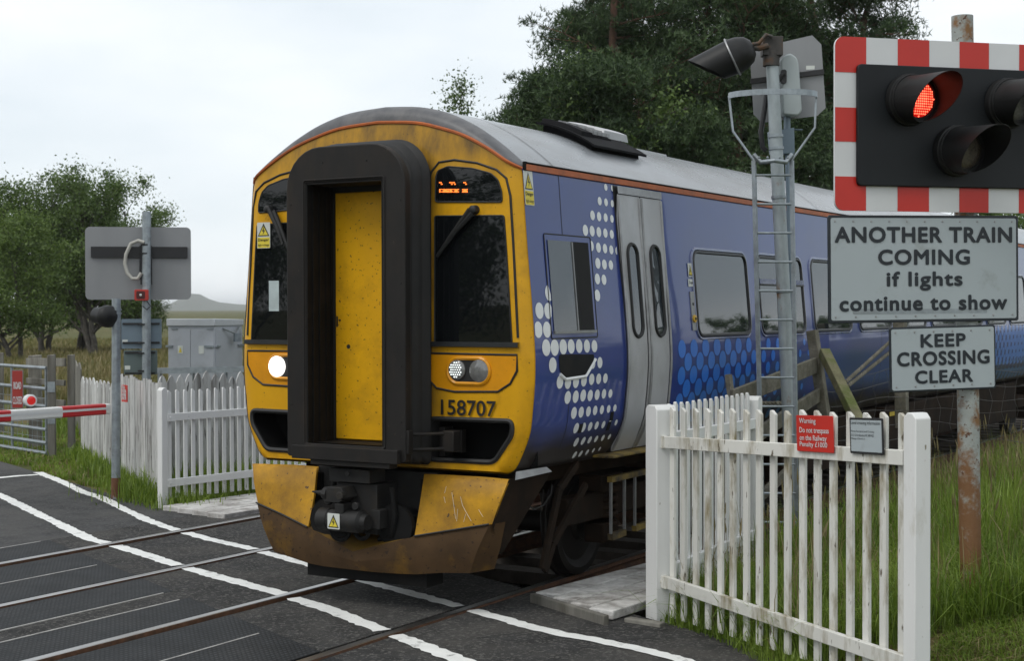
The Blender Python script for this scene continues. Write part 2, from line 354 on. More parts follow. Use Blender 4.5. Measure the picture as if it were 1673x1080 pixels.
# painted lines, worn at their edges (real outline on the road)
m_paint = mat('white_paint', (.74, .74, .71), .6, var=.08, vs=5, dirt=(.2, .2, .19), ds=7, dlo=.58, dhi=.7, fleck=(.1, .1, .1), fs=60, flo=.7)
def paint(mb, pts, w, step=.05, jit=.012, z=-.006):
    P = [Vec((a, b, 0)) for a, b in pts]; Q = []; acc = 0
    for a, b in zip(P[:-1], P[1:]):
        n = max(1, int((b-a).length/step))
        for i in range(n): Q.append(a+(b-a)*(i/n))
    Q.append(P[-1]); rows = []
    for i, p in enumerate(Q):
        d = (Q[min(i+1, len(Q)-1)]-Q[max(i-1, 0)]).normalized(); n = Vec((-d.y, d.x, 0))
        ww = w/2*(1+.07*math.sin(i*.13)+.05*math.sin(i*.037)); a = p+n*(ww+random.uniform(-jit, jit)); b = p-n*(ww+random.uniform(-jit, jit))
        rows.append([(a.x, a.y, z), (b.x, b.y, z)])
    mb.grid(rows)
pl = MB()
def gpix(L): return [(Gp(*q).x, Gp(*q).y) for q in L]
def cut(pts, gaps=RAILS):                    # break a line where it meets the rails
    out = []; cur = [pts[0]]
    for a, b in zip(pts[:-1], pts[1:]):
        ev = sorted([g for g in gaps if min(a[0], b[0]) < g < max(a[0], b[0])])
        for g in ev:
            for k, x in enumerate((g-.11 if g in (-2.33, .751) else g-.045, g+.045 if g in (-2.33, .751) else g+.11)):
                t = (x-a[0])/(b[0]-a[0]); p = (x, a[1]+(b[1]-a[1])*t)
                if k == 0: cur.append(p); out.append(cur)
                else: cur = [p]
        cur.append(b)
    out.append(cur); return out
near = gpix([(0, 808), (40, 828), (110, 862), (150, 881), (180, 888), (230, 903), (287, 922), (340, 937), (400, 953), (455, 968), (540, 996), (625, 1029), (680, 1050), (750, 1077)])
near = [(near[0][0]-6, near[0][1]+2.9)] + near + [(near[-1][0]+3.2, near[-1][1]-1.55)]
far = gpix([(62, 771), (100, 786), (135, 803), (165, 812), (200, 830), (245, 851), (290, 866), (345, 881), (400, 893), (455, 908), (540, 931), (620, 955), (690, 973), (750, 990), (800, 1004), (860, 1021), (920, 1035), (980, 1046), (1050, 1060), (1118, 1078), (1200, 1108)])
for c in cut(near): paint(pl, c, .13)
for c in cut(far): paint(pl, c, .12)
paint(pl, gpix([(-40, 783), (0, 780), (30, 777), (62, 775)]), .12)
pl.build('road_markings', m_paint, smooth=False); bpy.data.objects['road_markings']['kind'] = 'structure'

# ------------------------------------------------------------------ rails, sleepers and ballast
m_rtop = mat('rail_top', (.42, .41, .40), .33, 1., var=.2, vs=12, sc=(6, .3, 6), rvar=.12)
m_rrust = mat('rail_rust', (.115, .055, .03), .9, var=.35, vs=14, dirt=(.05, .035, .028), ds=8)
def rail(x, y0, y1, shiny):
    P = [(-.036, 0), (-.036, -.035), (-.008, -.05), (-.008, -.13), (-.07, -.15), (-.07, -.16), (.07, -.16), (.07, -.15), (.008, -.13), (.008, -.05), (.036, -.035), (.036, 0), (.029, .004), (-.029, .004)]
    b = MB(); n = len(P); v = [(x+a, y, z) for y in (y0, y1) for a, z in P]
    for i in range(n):
        j = (i+1) % n; b.add([v[i], v[j], v[n+j], v[n+i]], [(0, 1, 2, 3)], 0 if i in (n-2, n-3, n-1) else 1)
    return b.build('rail', [m_rtop if shiny else m_rrust, m_rrust], smooth=False)
m_rdull = mat('rail_top_dull', (.24, .2, .17), .45, .8, var=.3, vs=12, sc=(6, .3, 6))
for x in RAILS: tag(rail(x, -9, 60, True), kind='structure')
m_bal = mat('ballast_stone', (.13, .125, .12), .95, var=.5, vs=20, dirt=(.1, .07, .05), ds=5, spec=.2)
m_slp = mat('timber_sleeper', (.09, .075, .06), .9, var=.3, vs=6, bump=.4, bs=40)
bed = MB(); rows = []
for y in np.arange(0, 70, .5):
    rows.append([(x, max(y, skew_y(x, -.62)), float(hterr(x, max(y, skew_y(x, -.62))))+.012) for x in np.arange(-5.4, 2.3, .35)])
bed.grid(rows); tag(bed.build('track_bed', m_bal), kind='structure')
sb = MB()
for y in np.arange(2.6, 45, .68):
    for c in (-3.08, 0): sb.box((c-1.28, y-.12, -.28), (c+1.28, y+.12, -.165))
tag(sb.build('sleepers', m_slp, smooth=False), kind='structure')
# loose ballast: small angular stones
N = 9000; bx = rng.uniform(-5.0, 2.1, N); by = rng.uniform(.6, 16, N)**1.0
s_ = (bx+9.42)*.4285+(by-5.17)*.9035; keep = s_ > .9; bx, by = bx[keep], by[keep]; N = len(bx)
oct_v = np.array([(1, 0, 0), (-1, 0, 0), (0, 1, 0), (0, -1, 0), (0, 0, 1), (0, 0, -1)], float); oct_f = np.array([(0, 2, 4), (2, 1, 4), (1, 3, 4), (3, 0, 4), (2, 0, 5), (1, 2, 5), (3, 1, 5), (0, 3, 5)])
sz = rng.uniform(.018, .04, (N, 1, 1))*rng.uniform(.6, 1.2, (N, 1, 3)); V = oct_v[None]*sz + rng.normal(0, .006, (N, 6, 3))
V[:, :, 0] += bx[:, None]; V[:, :, 1] += by[:, None]; V[:, :, 2] += (hterr(bx, by)+.02)[:, None]
tag(add_np('ballast', V.reshape(-1, 3), (oct_f[None]+np.arange(N)[:, None, None]*6).reshape(-1, 3), m_bal), kind='stuff')

# a far hill beyond the moor
hl = MB(); rows = []
for k, (dy, q) in enumerate(((0, 0), (300, .55), (600, 1), (1100, .5), (1600, 0))):
    r_ = []
    for i in range(41):
        px = 150+i*16; top = 509-17*math.exp(-((px-318)/26)**2)-6*math.exp(-((px-300)/60)**2)-9*math.exp(-((px-400)/120)**2)-.8*math.sin(px*.09)
        d = 3000+dy; b = Dp(px, 512, d); t = Dp(px, top, 3600); h = max(0, t.z+4)
        r_.append((b.x, b.y, -6+(h+6)*q))
    rows.append(r_)
hl.grid(rows); m_hill = mat('heather_hill', (.10, .11, .085), .95, var=.2, vs=.004, bump=.3, bs=.05, spec=.1)
tag(hl.build('hill', m_hill, sharp=180), kind='structure')

# ------------------------------------------------------------------ the train
m_yel = mat('train_yellow', (.66, .335, .003), .45, var=.1, vs=3, dirt=(.25, .125, .008), ds=2.2, dlo=.52, dhi=.85, fleck=(.09, .05, .012), fs=45, flo=.69, coat=.12, spec=.3)
m_yeld = mat('train_yellow_grimy', (.52, .265, .008), .55, var=.2, vs=4, dirt=(.15, .075, .012), ds=2.6, dlo=.38, dhi=.72, spec=.3, fleck=(.06, .035, .02), fs=40, flo=.66, bump=.08, bs=8)
m_yelo = mat('train_yellow_orange', (.68, .28, .003), .42, spec=.3, var=.1, vs=4, dirt=(.3, .13, .015), ds=3, dlo=.55, dhi=.85, fleck=(.1, .06, .02), fs=50, flo=.7, coat=.2)
m_blk = mat('train_black', (.007, .007, .007), .7, spec=.2, var=.3, vs=5, dirt=(.018, .014, .011), ds=2.5, dlo=.5, dhi=.75)
m_rubb = mat('bellows_rubber', (.011, .0105, .010), .5, var=.3, vs=5, dirt=(.024, .021, .018), ds=3, dlo=.5, dhi=.75, spec=.35)
m_gang = mat('gangway_metal', (.0125, .011, .0100), .6, var=.35, vs=4, dirt=(.03, .021, .014), ds=2.5, dlo=.48, dhi=.75, sc=(1, 1, .5), spec=.3, fleck=(.05, .04, .03), fs=30, flo=.7)
m_gask = mat('rubber_gasket', (.012, .012, .012), .6)
m_brown = mat('brake_dust_brown', (.026, .016, .010), .9, var=.35, vs=4, dirt=(.011, .009, .007), ds=3, dlo=.45, dhi=.7, spec=.15)
m_plst = mat('plough_stained', (.15, .085, .012), .7, var=.35, vs=4, dirt=(.05, .03, .014), ds=4, dlo=.45, dhi=.65, spec=.2)
m_plow = mat('plough_brown', (.062, .035, .015), .75, var=.35, vs=3, dirt=(.19, .10, .012), ds=2.2, dlo=.52, dhi=.74, spec=.2, fleck=(.025, .016, .011), fs=30, flo=.64, bump=.1, bs=6)
m_roof = mat('roof_grey', (.225, .24, .255), .27, var=.12, vs=1.2, dirt=(.14, .14, .14), ds=2.2, dlo=.42, dhi=.72, sc=(1, .35, 1), rvar=.12, spec=.7)
m_visor = mat('roof_front_dark_grey', (.085, .085, .09), .45, var=.3, vs=6, dirt=(.15, .14, .135), ds=3)
m_dsil = mat('door_silver', (.40, .40, .41), .38, var=.1, vs=2, dirt=(.2, .19, .17), ds=1.4, dlo=.5, dhi=.85, sc=(1, 1, .6), coat=.3)
m_alu = mat('grey_metal', (.33, .33, .33), .45, .7, var=.2, vs=8)
m_oran = mat('orange_band', (.42, .10, .018), .5, var=.15, vs=6, dirt=(.2, .06, .02), ds=5)
m_whi = mat('livery_white', (.76, .77, .76), .35, var=.05, dirt=(.45, .43, .4), ds=3, dlo=.6, dhi=.85, coat=.5)
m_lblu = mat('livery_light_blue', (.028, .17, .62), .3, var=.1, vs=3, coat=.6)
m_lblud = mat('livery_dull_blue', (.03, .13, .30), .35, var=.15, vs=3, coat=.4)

def glass(name, base, ior, rough=.015):
    M = bpy.data.materials.new(name); M.use_nodes = True; MATS[name] = M; t = M.node_tree; B = t.nodes['Principled BSDF']
    B.inputs['Base Color'].default_value = (*base, 1); B.inputs['Roughness'].default_value = rough; B.inputs['IOR'].default_value = ior
    T = t.nodes.new('ShaderNodeTexCoord'); n = t.nodes.new('ShaderNodeTexNoise'); n.inputs['Scale'].default_value = 1.1; t.links.new(T.outputs['Object'], n.inputs['Vector'])
    b = t.nodes.new('ShaderNodeBump'); b.inputs['Strength'].default_value = .04; b.inputs['Distance'].default_value = .05
    t.links.new(n.outputs[0], b.inputs['Height']); t.links.new(b.outputs[0], B.inputs['Normal']); return M
m_wsg = glass('windscreen_glass', (.006, .007, .008), 1.45, .02)
m_swg = glass('side_window_glass', (.010, .015, .018), 2.0)
def bodymat():
    M = mat('livery_blue', (.017, .038, .20), .35, var=.12, vs=1.5, coat=.75, rvar=.05, spec=.3)
    t = M.node_tree; L = t.links.new; B = t.nodes['Principled BSDF']; src = B.inputs['Base Color'].links[0].from_socket
    g = t.nodes.new('ShaderNodeTexCoord'); s = t.nodes.new('ShaderNodeSeparateXYZ'); L(g.outputs['Object'], s.inputs[0])
    n = t.nodes.new('ShaderNodeTexNoise'); n.inputs['Scale'].default_value = 2.5; n.inputs['Detail'].default_value = 7; L(g.outputs['Object'], n.inputs['Vector'])
    a = t.nodes.new('ShaderNodeMath'); a.operation = 'MULTIPLY_ADD'; a.inputs[1].default_value = .25; L(n.outputs[0], a.inputs[0]); L(s.outputs['Z'], a.inputs[2])
    r = t.nodes.new('ShaderNodeMapRange'); r.inputs[1].default_value = 1.52; r.inputs[2].default_value = 1.28; L(a.outputs[0], r.inputs[0])  # brake dust splashed up the lower body
    x = t.nodes.new('ShaderNodeMix'); x.data_type = 'RGBA'; L(r.outputs[0], x.inputs[0]); L(src, x.inputs[6]); x.inputs[7].default_value = (.028, .022, .02, 1)
    L(x.outputs[2], B.inputs['Base Color'])
    cw = t.nodes.new('ShaderNodeMath'); cw.operation = 'SUBTRACT'; cw.inputs[0].default_value = 1; L(r.outputs[0], cw.inputs[1]); cw2 = t.nodes.new('ShaderNodeMath'); cw2.operation = 'MULTIPLY'; cw2.inputs[1].default_value = .75; L(cw.outputs[0], cw2.inputs[0]); L(cw2.outputs[0], B.inputs['Coat Weight'])
    n2 = t.nodes.new('ShaderNodeTexNoise'); n2.inputs['Scale'].default_value = .9; n2.inputs['Detail'].default_value = 2; L(g.outputs['Object'], n2.inputs['Vector'])
    b = t.nodes.new('ShaderNodeBump'); b.inputs['Strength'].default_value = .1; b.inputs['Distance'].default_value = .06; L(n2.outputs[0], b.inputs['Height'])
    L(b.outputs[0], B.inputs['Coat Normal']); return M
m_blue = bodymat()

train = thing('passenger_train', 'blue passenger train with a dirty yellow front standing at the crossing', 'train', (0, 0, 0))
SIDE = [(1.12, 1.015), (1.19, 1.06), (1.256, 1.18), (1.311, 1.32), (1.333, 1.476), (1.35, 1.66), (1.355, 1.795), (1.35, 1.95), (1.329, 2.235), (1.30, 2.55), (1.274, 2.87), (1.252, 3.17), (1.24, 3.235)]
ROOF = [(1.235, 3.25), (1.16, 3.32), (1.02, 3.43), (.82, 3.56), (.58, 3.67), (.32, 3.735), (0, 3.758)]
def dense(P, n):
    Q = []
    for i in range(len(P)-1):
        p0 = P[max(i-1, 0)]; p1 = P[i]; p2 = P[i+1]; p3 = P[min(i+2, len(P)-1)]
        for k in range(n):
            t = k/n
            Q.append(tuple(.5*(2*p1[c]+(p2[c]-p0[c])*t+(2*p0[c]-5*p1[c]+4*p2[c]-p3[c])*t*t+(3*p1[c]-p0[c]-3*p2[c]+p3[c])*t**3) for c in (0, 1)))
    return Q+[P[-1]]
SD = dense(SIDE, 4); RD_ = dense(ROOF, 4)
def bx_(z): return float(np.interp(z, [p[1] for p in SD], [p[0] for p in SD]))
def Sp(px, py):                               # photo pixel -> (y, z) on the right body side
    X = 1.35
    for _ in range(8): q = Xp(px, py, X); X = bx_(q.z)
    return q.y, q.z
L_ = 22.6
YF = .085                                     # where the front's rounded corner meets the side
# sides: one skin each, blue
def on_side(y, z, d=0., sx=1):                # point d metres proud of the side skin
    e = .01; t = Vec((bx_(z+e)-bx_(z-e), 2*e)).normalized(); nx, nz_ = t.y, -t.x
    return Vec((sx*(bx_(z)+nx*d), y, z+nz_*d))
ys = [YF]+list(np.arange(.5, L_, .5))+[L_]
b = MB()
for sx in (1, -1): b.grid([[(sx*x, y, z) for x, z in (SD if sx > 0 else SD[::-1])] for y in ys][::-1])
b.grid([[(-1.12, y, 1.015), (1.12, y, 1.015)] for y in (.05, L_)]); b.add([(x, L_, z) for x, z in [(-p[0], p[1]) for p in SD]+SD[::-1]], [tuple(range(2*len(SD)))])
for sx in (1, -1):                            # panel seams
    for y in (.62, 8.4): b.grid([[on_side(y+d, z, .0015, sx) for _, z in SD[8:]] for d in (-.004, .004)], 2)
# halftone dots of the livery, following the side (their centres measured on the side itself)
def dot(mb, px, py, r, m, clip=None):
    y, z = Sp(px, py)
    if z < 1.08 or z > 3.2: return
    P = [(y+r*math.cos(2*math.pi*k/18), z+r*math.sin(2*math.pi*k/18)) for k in range(18)]
    P = [(min(max(a, clip[0]), clip[1]) if clip else a, c) for a, c in P]
    mb.add([on_side(a, c, .0022) for a, c in P], [tuple(range(18))], m)
def row3(L, ox, oy, s): return [(ox+a/s, oy+c/s, h/s) for a, c, h in L]
wd = row3([(568, 317, 36), (600, 322, 32), (538, 385, 44), (569, 391, 41), (600, 397, 37), (503, 455, 50), (535, 461, 48), (567, 466, 45), (598, 472, 40), (468, 528, 58), (501, 532, 55), (534, 537, 52), (566, 542, 48), (597, 548, 45), (626, 553, 42),
     (425, 590, 58), (460, 594, 56), (497, 605, 53), (532, 613, 52), (564, 618, 49), (595, 624, 46), (624, 629, 43), (529, 690, 56), (561, 696, 52), (593, 699, 49), (527, 767, 56), (559, 771, 53), (527, 848, 60),
     (290, 836, 82), (326, 842, 78), (243, 923, 84), (286, 924, 82), (326, 926, 80), (237, 1016, 84), (280, 1016, 82), (320, 1016, 80)], 800, 200, 3)
wd += row3([(226, 118, 70), (260, 118, 69), (294, 115, 64), (326, 113, 60), (358, 112, 57), (389, 112, 54), (419, 112, 51), (252, 188, 64), (412, 180, 48), (441, 178, 46), (281, 256, 56), (313, 258, 54), (345, 255, 52), (377, 250, 50), (408, 245, 47), (436, 243, 44), (463, 241, 41),
     (312, 318, 54), (344, 315, 52), (374, 310, 50), (402, 310, 47), (430, 307, 44), (457, 303, 40), (483, 302, 36), (337, 380, 50), (366, 377, 46), (395, 374, 43), (422, 370, 40), (449, 367, 37), (476, 364, 33), (501, 360, 30),
     (346, 441, 44), (375, 438, 40), (402, 434, 37), (428, 430, 34), (455, 427, 31), (480, 423, 28), (506, 418, 25), (346, 497, 38), (374, 492, 34), (400, 488, 31), (426, 484, 28), (453, 480, 26), (479, 475, 23), (340, 548, 30), (364, 543, 27), (390, 537, 24), (415, 530, 20), (440, 524, 18)], 800, 520, 2.4538)
def rad(px, py, h): return h/2*((Xp(px, py, 1.33)-CAM).dot(FW))/FPX
for px, py, h in wd:
    y, z = Sp(px, py); dot(b, px, py, rad(px, py, h)*.97, 1, (YF+.01, 1.51))
# blue dots: staggered rows that shrink towards the middle of the coach
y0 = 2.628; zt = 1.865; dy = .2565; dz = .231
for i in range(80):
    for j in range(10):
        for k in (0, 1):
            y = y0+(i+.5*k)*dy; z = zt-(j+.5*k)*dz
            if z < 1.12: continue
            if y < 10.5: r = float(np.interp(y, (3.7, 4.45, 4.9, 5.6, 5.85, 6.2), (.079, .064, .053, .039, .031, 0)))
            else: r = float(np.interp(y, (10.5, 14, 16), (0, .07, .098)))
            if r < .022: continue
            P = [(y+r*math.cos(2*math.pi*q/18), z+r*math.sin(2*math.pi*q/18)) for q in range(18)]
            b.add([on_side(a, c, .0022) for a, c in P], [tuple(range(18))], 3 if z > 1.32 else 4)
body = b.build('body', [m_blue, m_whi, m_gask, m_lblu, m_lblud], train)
# orange band and gutter under the roof
b = MB()
for sx in (1, -1):
    b.grid([[(sx*1.243, y, 3.212), (sx*1.262, y, 3.215), (sx*1.262, y, 3.258), (sx*1.243, y, 3.262)] for y in (.12, L_)])
    b.grid([[(sx*1.243, y, 3.262), (sx*1.266, y, 3.264), (sx*1.266, y, 3.272), (sx*1.235, y, 3.276)] for y in (.12, L_)], 1)
    b.beam((sx*1.25, .118, 3.21), (sx*1.25, .118, 3.275), .03, .02, m=1)
b.build('cantrail_band', [m_oran, m_blk], train)
# roof
b = MB(); RA = [(-x, z) for x, z in RD_][:-1]+RD_[::-1]
b.grid([[(x, y, z) for x, z in RA] for y in [.16]+list(np.arange(.6, L_, .6))+[L_]])
rf = b.build('roof', m_roof, train)
b = MB()
for y in (.62, 6.6, 12.6): b.grid([[(x*1.002, y+d, z+.003) for x, z in RA] for d in (-.006, .006)])
b.build('roof_seam', m_visor, rf)

# front: face, visor
ARCH = [(1.24, 3.235), (1.15, 3.29), (1.0, 3.385), (.8, 3.487), (.6, 3.555), (.35, 3.615), (0, 3.64)]
AD = dense(ARCH, 4)
def hw(z):                                     # half width of the front outline at height z
    if z <= 3.235: return bx_(z)
    return float(np.interp(z, [p[1] for p in AD], [p[0] for p in AD]))
def yf(x, z):
    d = max(0., hw(min(z, 3.235))-abs(x)); t = max(0., 1-d/.11); y = YF*t*t + .012*(x/1.3)**2
    if z > 3.0: y += .055*((z-3.0)/.64)**2
    return y
outl = [(-x, z) for x, z in SD[::-1]]+SD+AD[1:]+[(-x, z) for x, z in AD[::-1][1:-1]]
outl = [p for i, p in enumerate(outl) if i == 0 or (Vec(p)-Vec(outl[i-1])).length > 1e-4]
GR = smooth_poly([(.50, 1.405), (1.205, 1.41), (1.205, 1.31), (1.055, 1.105), (.50, 1.10)], .05, 4)
GL = [(-x, z) for x, z in GR[::-1]]
def patch(mb, P, d=0., m=0, step=.07, holes=()):
    v, f = cdt(P, holes, step); mb.add([(x, yf(x, z)-d, z) for x, z in v], [q if (v[q[1]][0]-v[q[0]][0])*(v[q[2]][1]-v[q[0]][1])-(v[q[1]][1]-v[q[0]][1])*(v[q[2]][0]-v[q[0]][0]) > 0 else q[::-1] for q in f], m)
b = MB(); patch(b, outl, 0, 0, .05, [GR, GL])
for L in (GR, GL): b.grid([[(x, yf(x, z)+d, z) for x, z in L] for d in (0, .05, .3)], 1, True)
for sx in (1, -1): b.quad(*[(sx*x, .3, z) for x, z in ((.45, 1.05), (1.25, 1.05), (1.25, 1.45), (.45, 1.45))], m=1)
def grime():                                   # soot and oil round the gangway and under the arch
    M = m_yel.copy(); M.name = 'train_front_yellow'; t = M.node_tree; L = t.links.new; B = t.nodes['Principled BSDF']; src = B.inputs['Base Color'].links[0].from_socket
    T = t.nodes.new('ShaderNodeTexCoord'); s = t.nodes.new('ShaderNodeSeparateXYZ'); L(T.outputs['Object'], s.inputs[0])
    ab = t.nodes.new('ShaderNodeMath'); ab.operation = 'ABSOLUTE'; L(s.outputs['X'], ab.inputs[0])
    g1 = t.nodes.new('ShaderNodeMapRange'); g1.inputs[1].default_value = .72; g1.inputs[2].default_value = .5; L(ab.outputs[0], g1.inputs[0])
    g2 = t.nodes.new('ShaderNodeMapRange'); g2.inputs[1].default_value = 3.12; g2.inputs[2].default_value = 3.4; L(s.outputs['Z'], g2.inputs[0])
    mx_ = t.nodes.new('ShaderNodeMath'); mx_.operation = 'MAXIMUM'; L(g1.outputs[0], mx_.inputs[0]); L(g2.outputs[0], mx_.inputs[1])
    mp = t.nodes.new('ShaderNodeMapping'); mp.inputs['Scale'].default_value = (5, 5, 1.6); L(T.outputs['Object'], mp.inputs[0])
    n = t.nodes.new('ShaderNodeTexNoise'); n.inputs['Scale'].default_value = 1; n.inputs['Detail'].default_value = 8; n.inputs['Roughness'].default_value = .7; L(mp.outputs[0], n.inputs['Vector'])
    q = t.nodes.new('ShaderNodeMapRange'); q.inputs[1].default_value = .32; q.inputs[2].default_value = .68; q.inputs[3].default_value = .25; L(n.outputs[0], q.inputs[0])
    u = t.nodes.new('ShaderNodeMath'); u.operation = 'MULTIPLY'; L(mx_.outputs[0], u.inputs[0]); L(q.outputs[0], u.inputs[1])
    x = t.nodes.new('ShaderNodeMix'); x.data_type = 'RGBA'; L(u.outputs[0], x.inputs[0]); L(src, x.inputs[6]); x.inputs[7].default_value = (.13, .075, .018, 1); L(x.outputs[2], B.inputs['Base Color']); return M
m_front = grime()
cab = b.build('cab_front', [m_front, m_blk], train, sharp=50)
b = MB(); rows = []
full = [(-x, z) for x, z in AD]+AD[::-1][1:]; fullr = [(-x, z) for x, z in dense(ROOF, 4)]+dense(ROOF, 4)[::-1][1:]
for t in np.linspace(0, 1, 7):
    a = t*math.pi/2; k = math.sin(a); q = 1-math.cos(a); rows.append([(A[0]+(B[0]-A[0])*k, (yf(*A)-.002)*(1-q)+.17*q, A[1]+(B[1]-A[1])*k) for A, B in zip(full, fullr)])
b.grid(rows); b.build('roof_visor', m_visor, train, sharp=60)
b = MB()
def fring(mb, P, r, d=0., m=0, n=6, closed=True): mb.tube([(x, yf(x, z)-d, z) for x, z in P], r, n, m, closed)
arch = [(x, z-.012) for x, z in full]; b.tube([(x, yf(x, z)-.003, z) for x, z in arch], .013, 6); b.build('orange_arch_line', m_oran, cab)
for L in (GR, GL):
    b = MB(); fring(b, L, .02); b.build('grille_surround', m_gask, cab)
for sx in (1, -1):
    b = MB()
    b.box((min(sx*.55, sx*.6), .05, 1.12), (max(sx*.55, sx*.6), .17, 1.34)); b.box((min(sx*.6, sx*.72), .1, 1.15), (max(sx*.62, sx*.72), .16, 1.32))
    b.build('grille_bracket', m_gang, cab, bevel=.005)

FFR = Fr((0, .02, 0), (1, 0, 0), (0, 0, 1))
def fp(L): return [FFR.at(*q) for q in L]
ups = fp([(714, 330), (714, 290), (717, 279), (733, 272), (773, 275), (803, 283), (815, 294), (821, 312), (822, 330)])
low = fp([(713, 353), (825, 352), (829, 410), (838, 561), (713, 560)])
gas = fp([(702, 552), (703, 300), (706, 281), (718, 265), (743, 261), (780, 266), (812, 277), (828, 291), (834, 320), (839, 400), (847, 552)])
hlp = fp([(703, 577), (846, 580), (846, 606), (835, 627), (815, 640), (745, 640), (716, 634), (703, 620)])
CL = FFR.at(750, 604); CR = FFR.at(786, 606)
m_lens = mat('lamp_glass_grey', (.16, .16, .155), .12, var=.25, vs=30, coat=1)
m_lit = mat('lamp_lit', (.9, .9, .9), .3, emit=(1, .98, .93), es=1.8)
m_led = mat('led_white', (.8, .8, .8), .3, emit=(.9, 1, .98), es=1.1)
m_sil = mat('sill_black', (.02, .022, .024), .4, var=.2)
for sx in (1, -1):
    MR = (lambda P: P) if sx > 0 else (lambda P: [(-x, z) for x, z in P[::-1]])
    b = MB(); fring(b, MR(gas)[:], .009, closed=False); b.build('windscreen_gasket', m_gask, cab)
    b = MB(); patch(b, smooth_poly(MR(low), .02), .006); g = b.build('windscreen', m_wsg, cab, smooth=True)
    b = MB(); fring(b, smooth_poly(MR(low), .02), .006, .004); b.build('seal', m_gask, g)
    b = MB(); patch(b, smooth_poly(MR(ups), .02), .006); d = b.build('display_window', m_wsg, cab)
    b = MB(); fring(b, smooth_poly(MR(ups), .02), .006, .004); b.build('seal', m_gask, d)
    b = MB(); x0, x1 = sorted((sx*.5, sx*1.265)); b.grid([[(x, yf(x, 1.95)-dd, 1.955+zz) for x in np.linspace(x0, x1, 12)] for dd, zz in ((0, .02), (.03, .017), (.03, -.015), (0, -.02))]); b.build('window_sill', m_sil, cab)
    b = MB(); patch(b, MR(hlp), .004); hp = b.build('headlight_panel', m_yelo, cab)
    b = MB(); fring(b, MR(hlp), .009, .002); b.build('seal', m_gask, hp)
    hx = (CL[0]+CR[0])/2; pill = rrect(sx*hx-.178, sx*hx+.178, CL[1]-.1, CL[1]+.085, .09, 6)
    b = MB(); fring(b, pill, .016, .006); b.build('headlight_rim', m_yelo, hp)
    b = MB(); patch(b, pill, .007, step=.03); pod = b.build('headlight', m_gask, train)
    for k, (c, r) in enumerate(((CL, .066), (CR, .076))):
        o = (sx*c[0], yf(c[0], c[1])-.006, c[1]); b = MB(); b.lathe([(0, r*1.08), (.012, r*1.08), (.014, r), (.022, r*.8), (.03, r*.45), (.032, .002)], o, (0, -1, 0), 24)
        lit = (sx < 0 and k == 1); l = b.build('lens', m_lit if lit else m_lens, pod, sharp=60)
        if k == 0:
            b = MB()
            for i in range(-3, 4):
                for j in range(-3, 4):
                    x, z = (i+.5*(j % 2))*.0185, j*.0175
                    if x*x+z*z < .055**2: b.lathe([(0, .0055), (.004, .005), (.006, .002)], (o[0]+x, o[1]-.028+.25*(x*x+z*z), o[2]+z), (0, -1, 0), 8)
            b.build('led', m_led, pod)
# cab interior hints and paper notice behind the left windscreen
b = MB(); b.box((-1.02, .0, 2.2), (-.86, .004, 2.44)); b.build('paper_notice', mat('paper', (.45, .52, .52), .6), cab)
# wipers
for sx in (1, -1):
    b = MB()
    if sx > 0: P = fp([(775, 343), (745, 385), (722, 418)]); Q = fp([(779, 349), (752, 378), (727, 412)])
    else: P = fp([(447, 342), (460, 370), (470, 400)]); Q = fp([(455, 345), (470, 382), (480, 410)])
    for L in (P, Q): b.tube([(x, yf(x, z)-.045, z) for x, z in L], [.021, .018, .012], 6)
    x, z = P[0]; b.lathe([(0, .035), (.05, .03), (.06, .015)], (x+.02*sx, yf(x, z), z), (0, -1, 0), 14)
    if sx > 0:
        A = FFR.at(720, 420); B2 = FFR.at(768, 352); b.beam((A[0], yf(*A)-.03, A[1]), (B2[0], yf(*B2)-.03, B2[1]), .012, .02)
    b.build('wiper', m_gask, train)
# destination display: two rows of orange lamp segments seen mid-refresh
b = MB(); m_dis = mat('display_led', (.5, .15, .02), .5, emit=(1, .19, .03), es=1.6)
def led(px, py, w, h):
    x, z = FFR.at(px, py); b.box((x, yf(x, z)-.0125, z-h), (x+w, yf(x, z)-.0085, z))
for px in (720.5, 737, 742, 760): led(px, 297.5, .02, .008); led(px+3, 300, .012, .009)
for k, px in enumerate((721, 726, 731, 735, 739, 744, 749, 758, 763)):
    led(px, 309, .021, .006); led(px, 313, .021, .006)
    led(px+(k % 2)*3, 310, .008, .02); led(px+(k % 3), 311, .008, .016)
b.build('destination_text', m_dis, train)
# running number
m_let = mat('black_lettering', (.012, .012, .013), .5)
b = MB(); xa, za = FFR.at(723.5, 677.5); xb, zb = FFR.at(813.5, 652); za -= .012; zb += .005
b.text('158707', Fr((0, -.002, 0), (1, 0, 0)), xa, xb, 1.435, 1.55, .006, 0, .014); b.build('running_number', m_let, train)

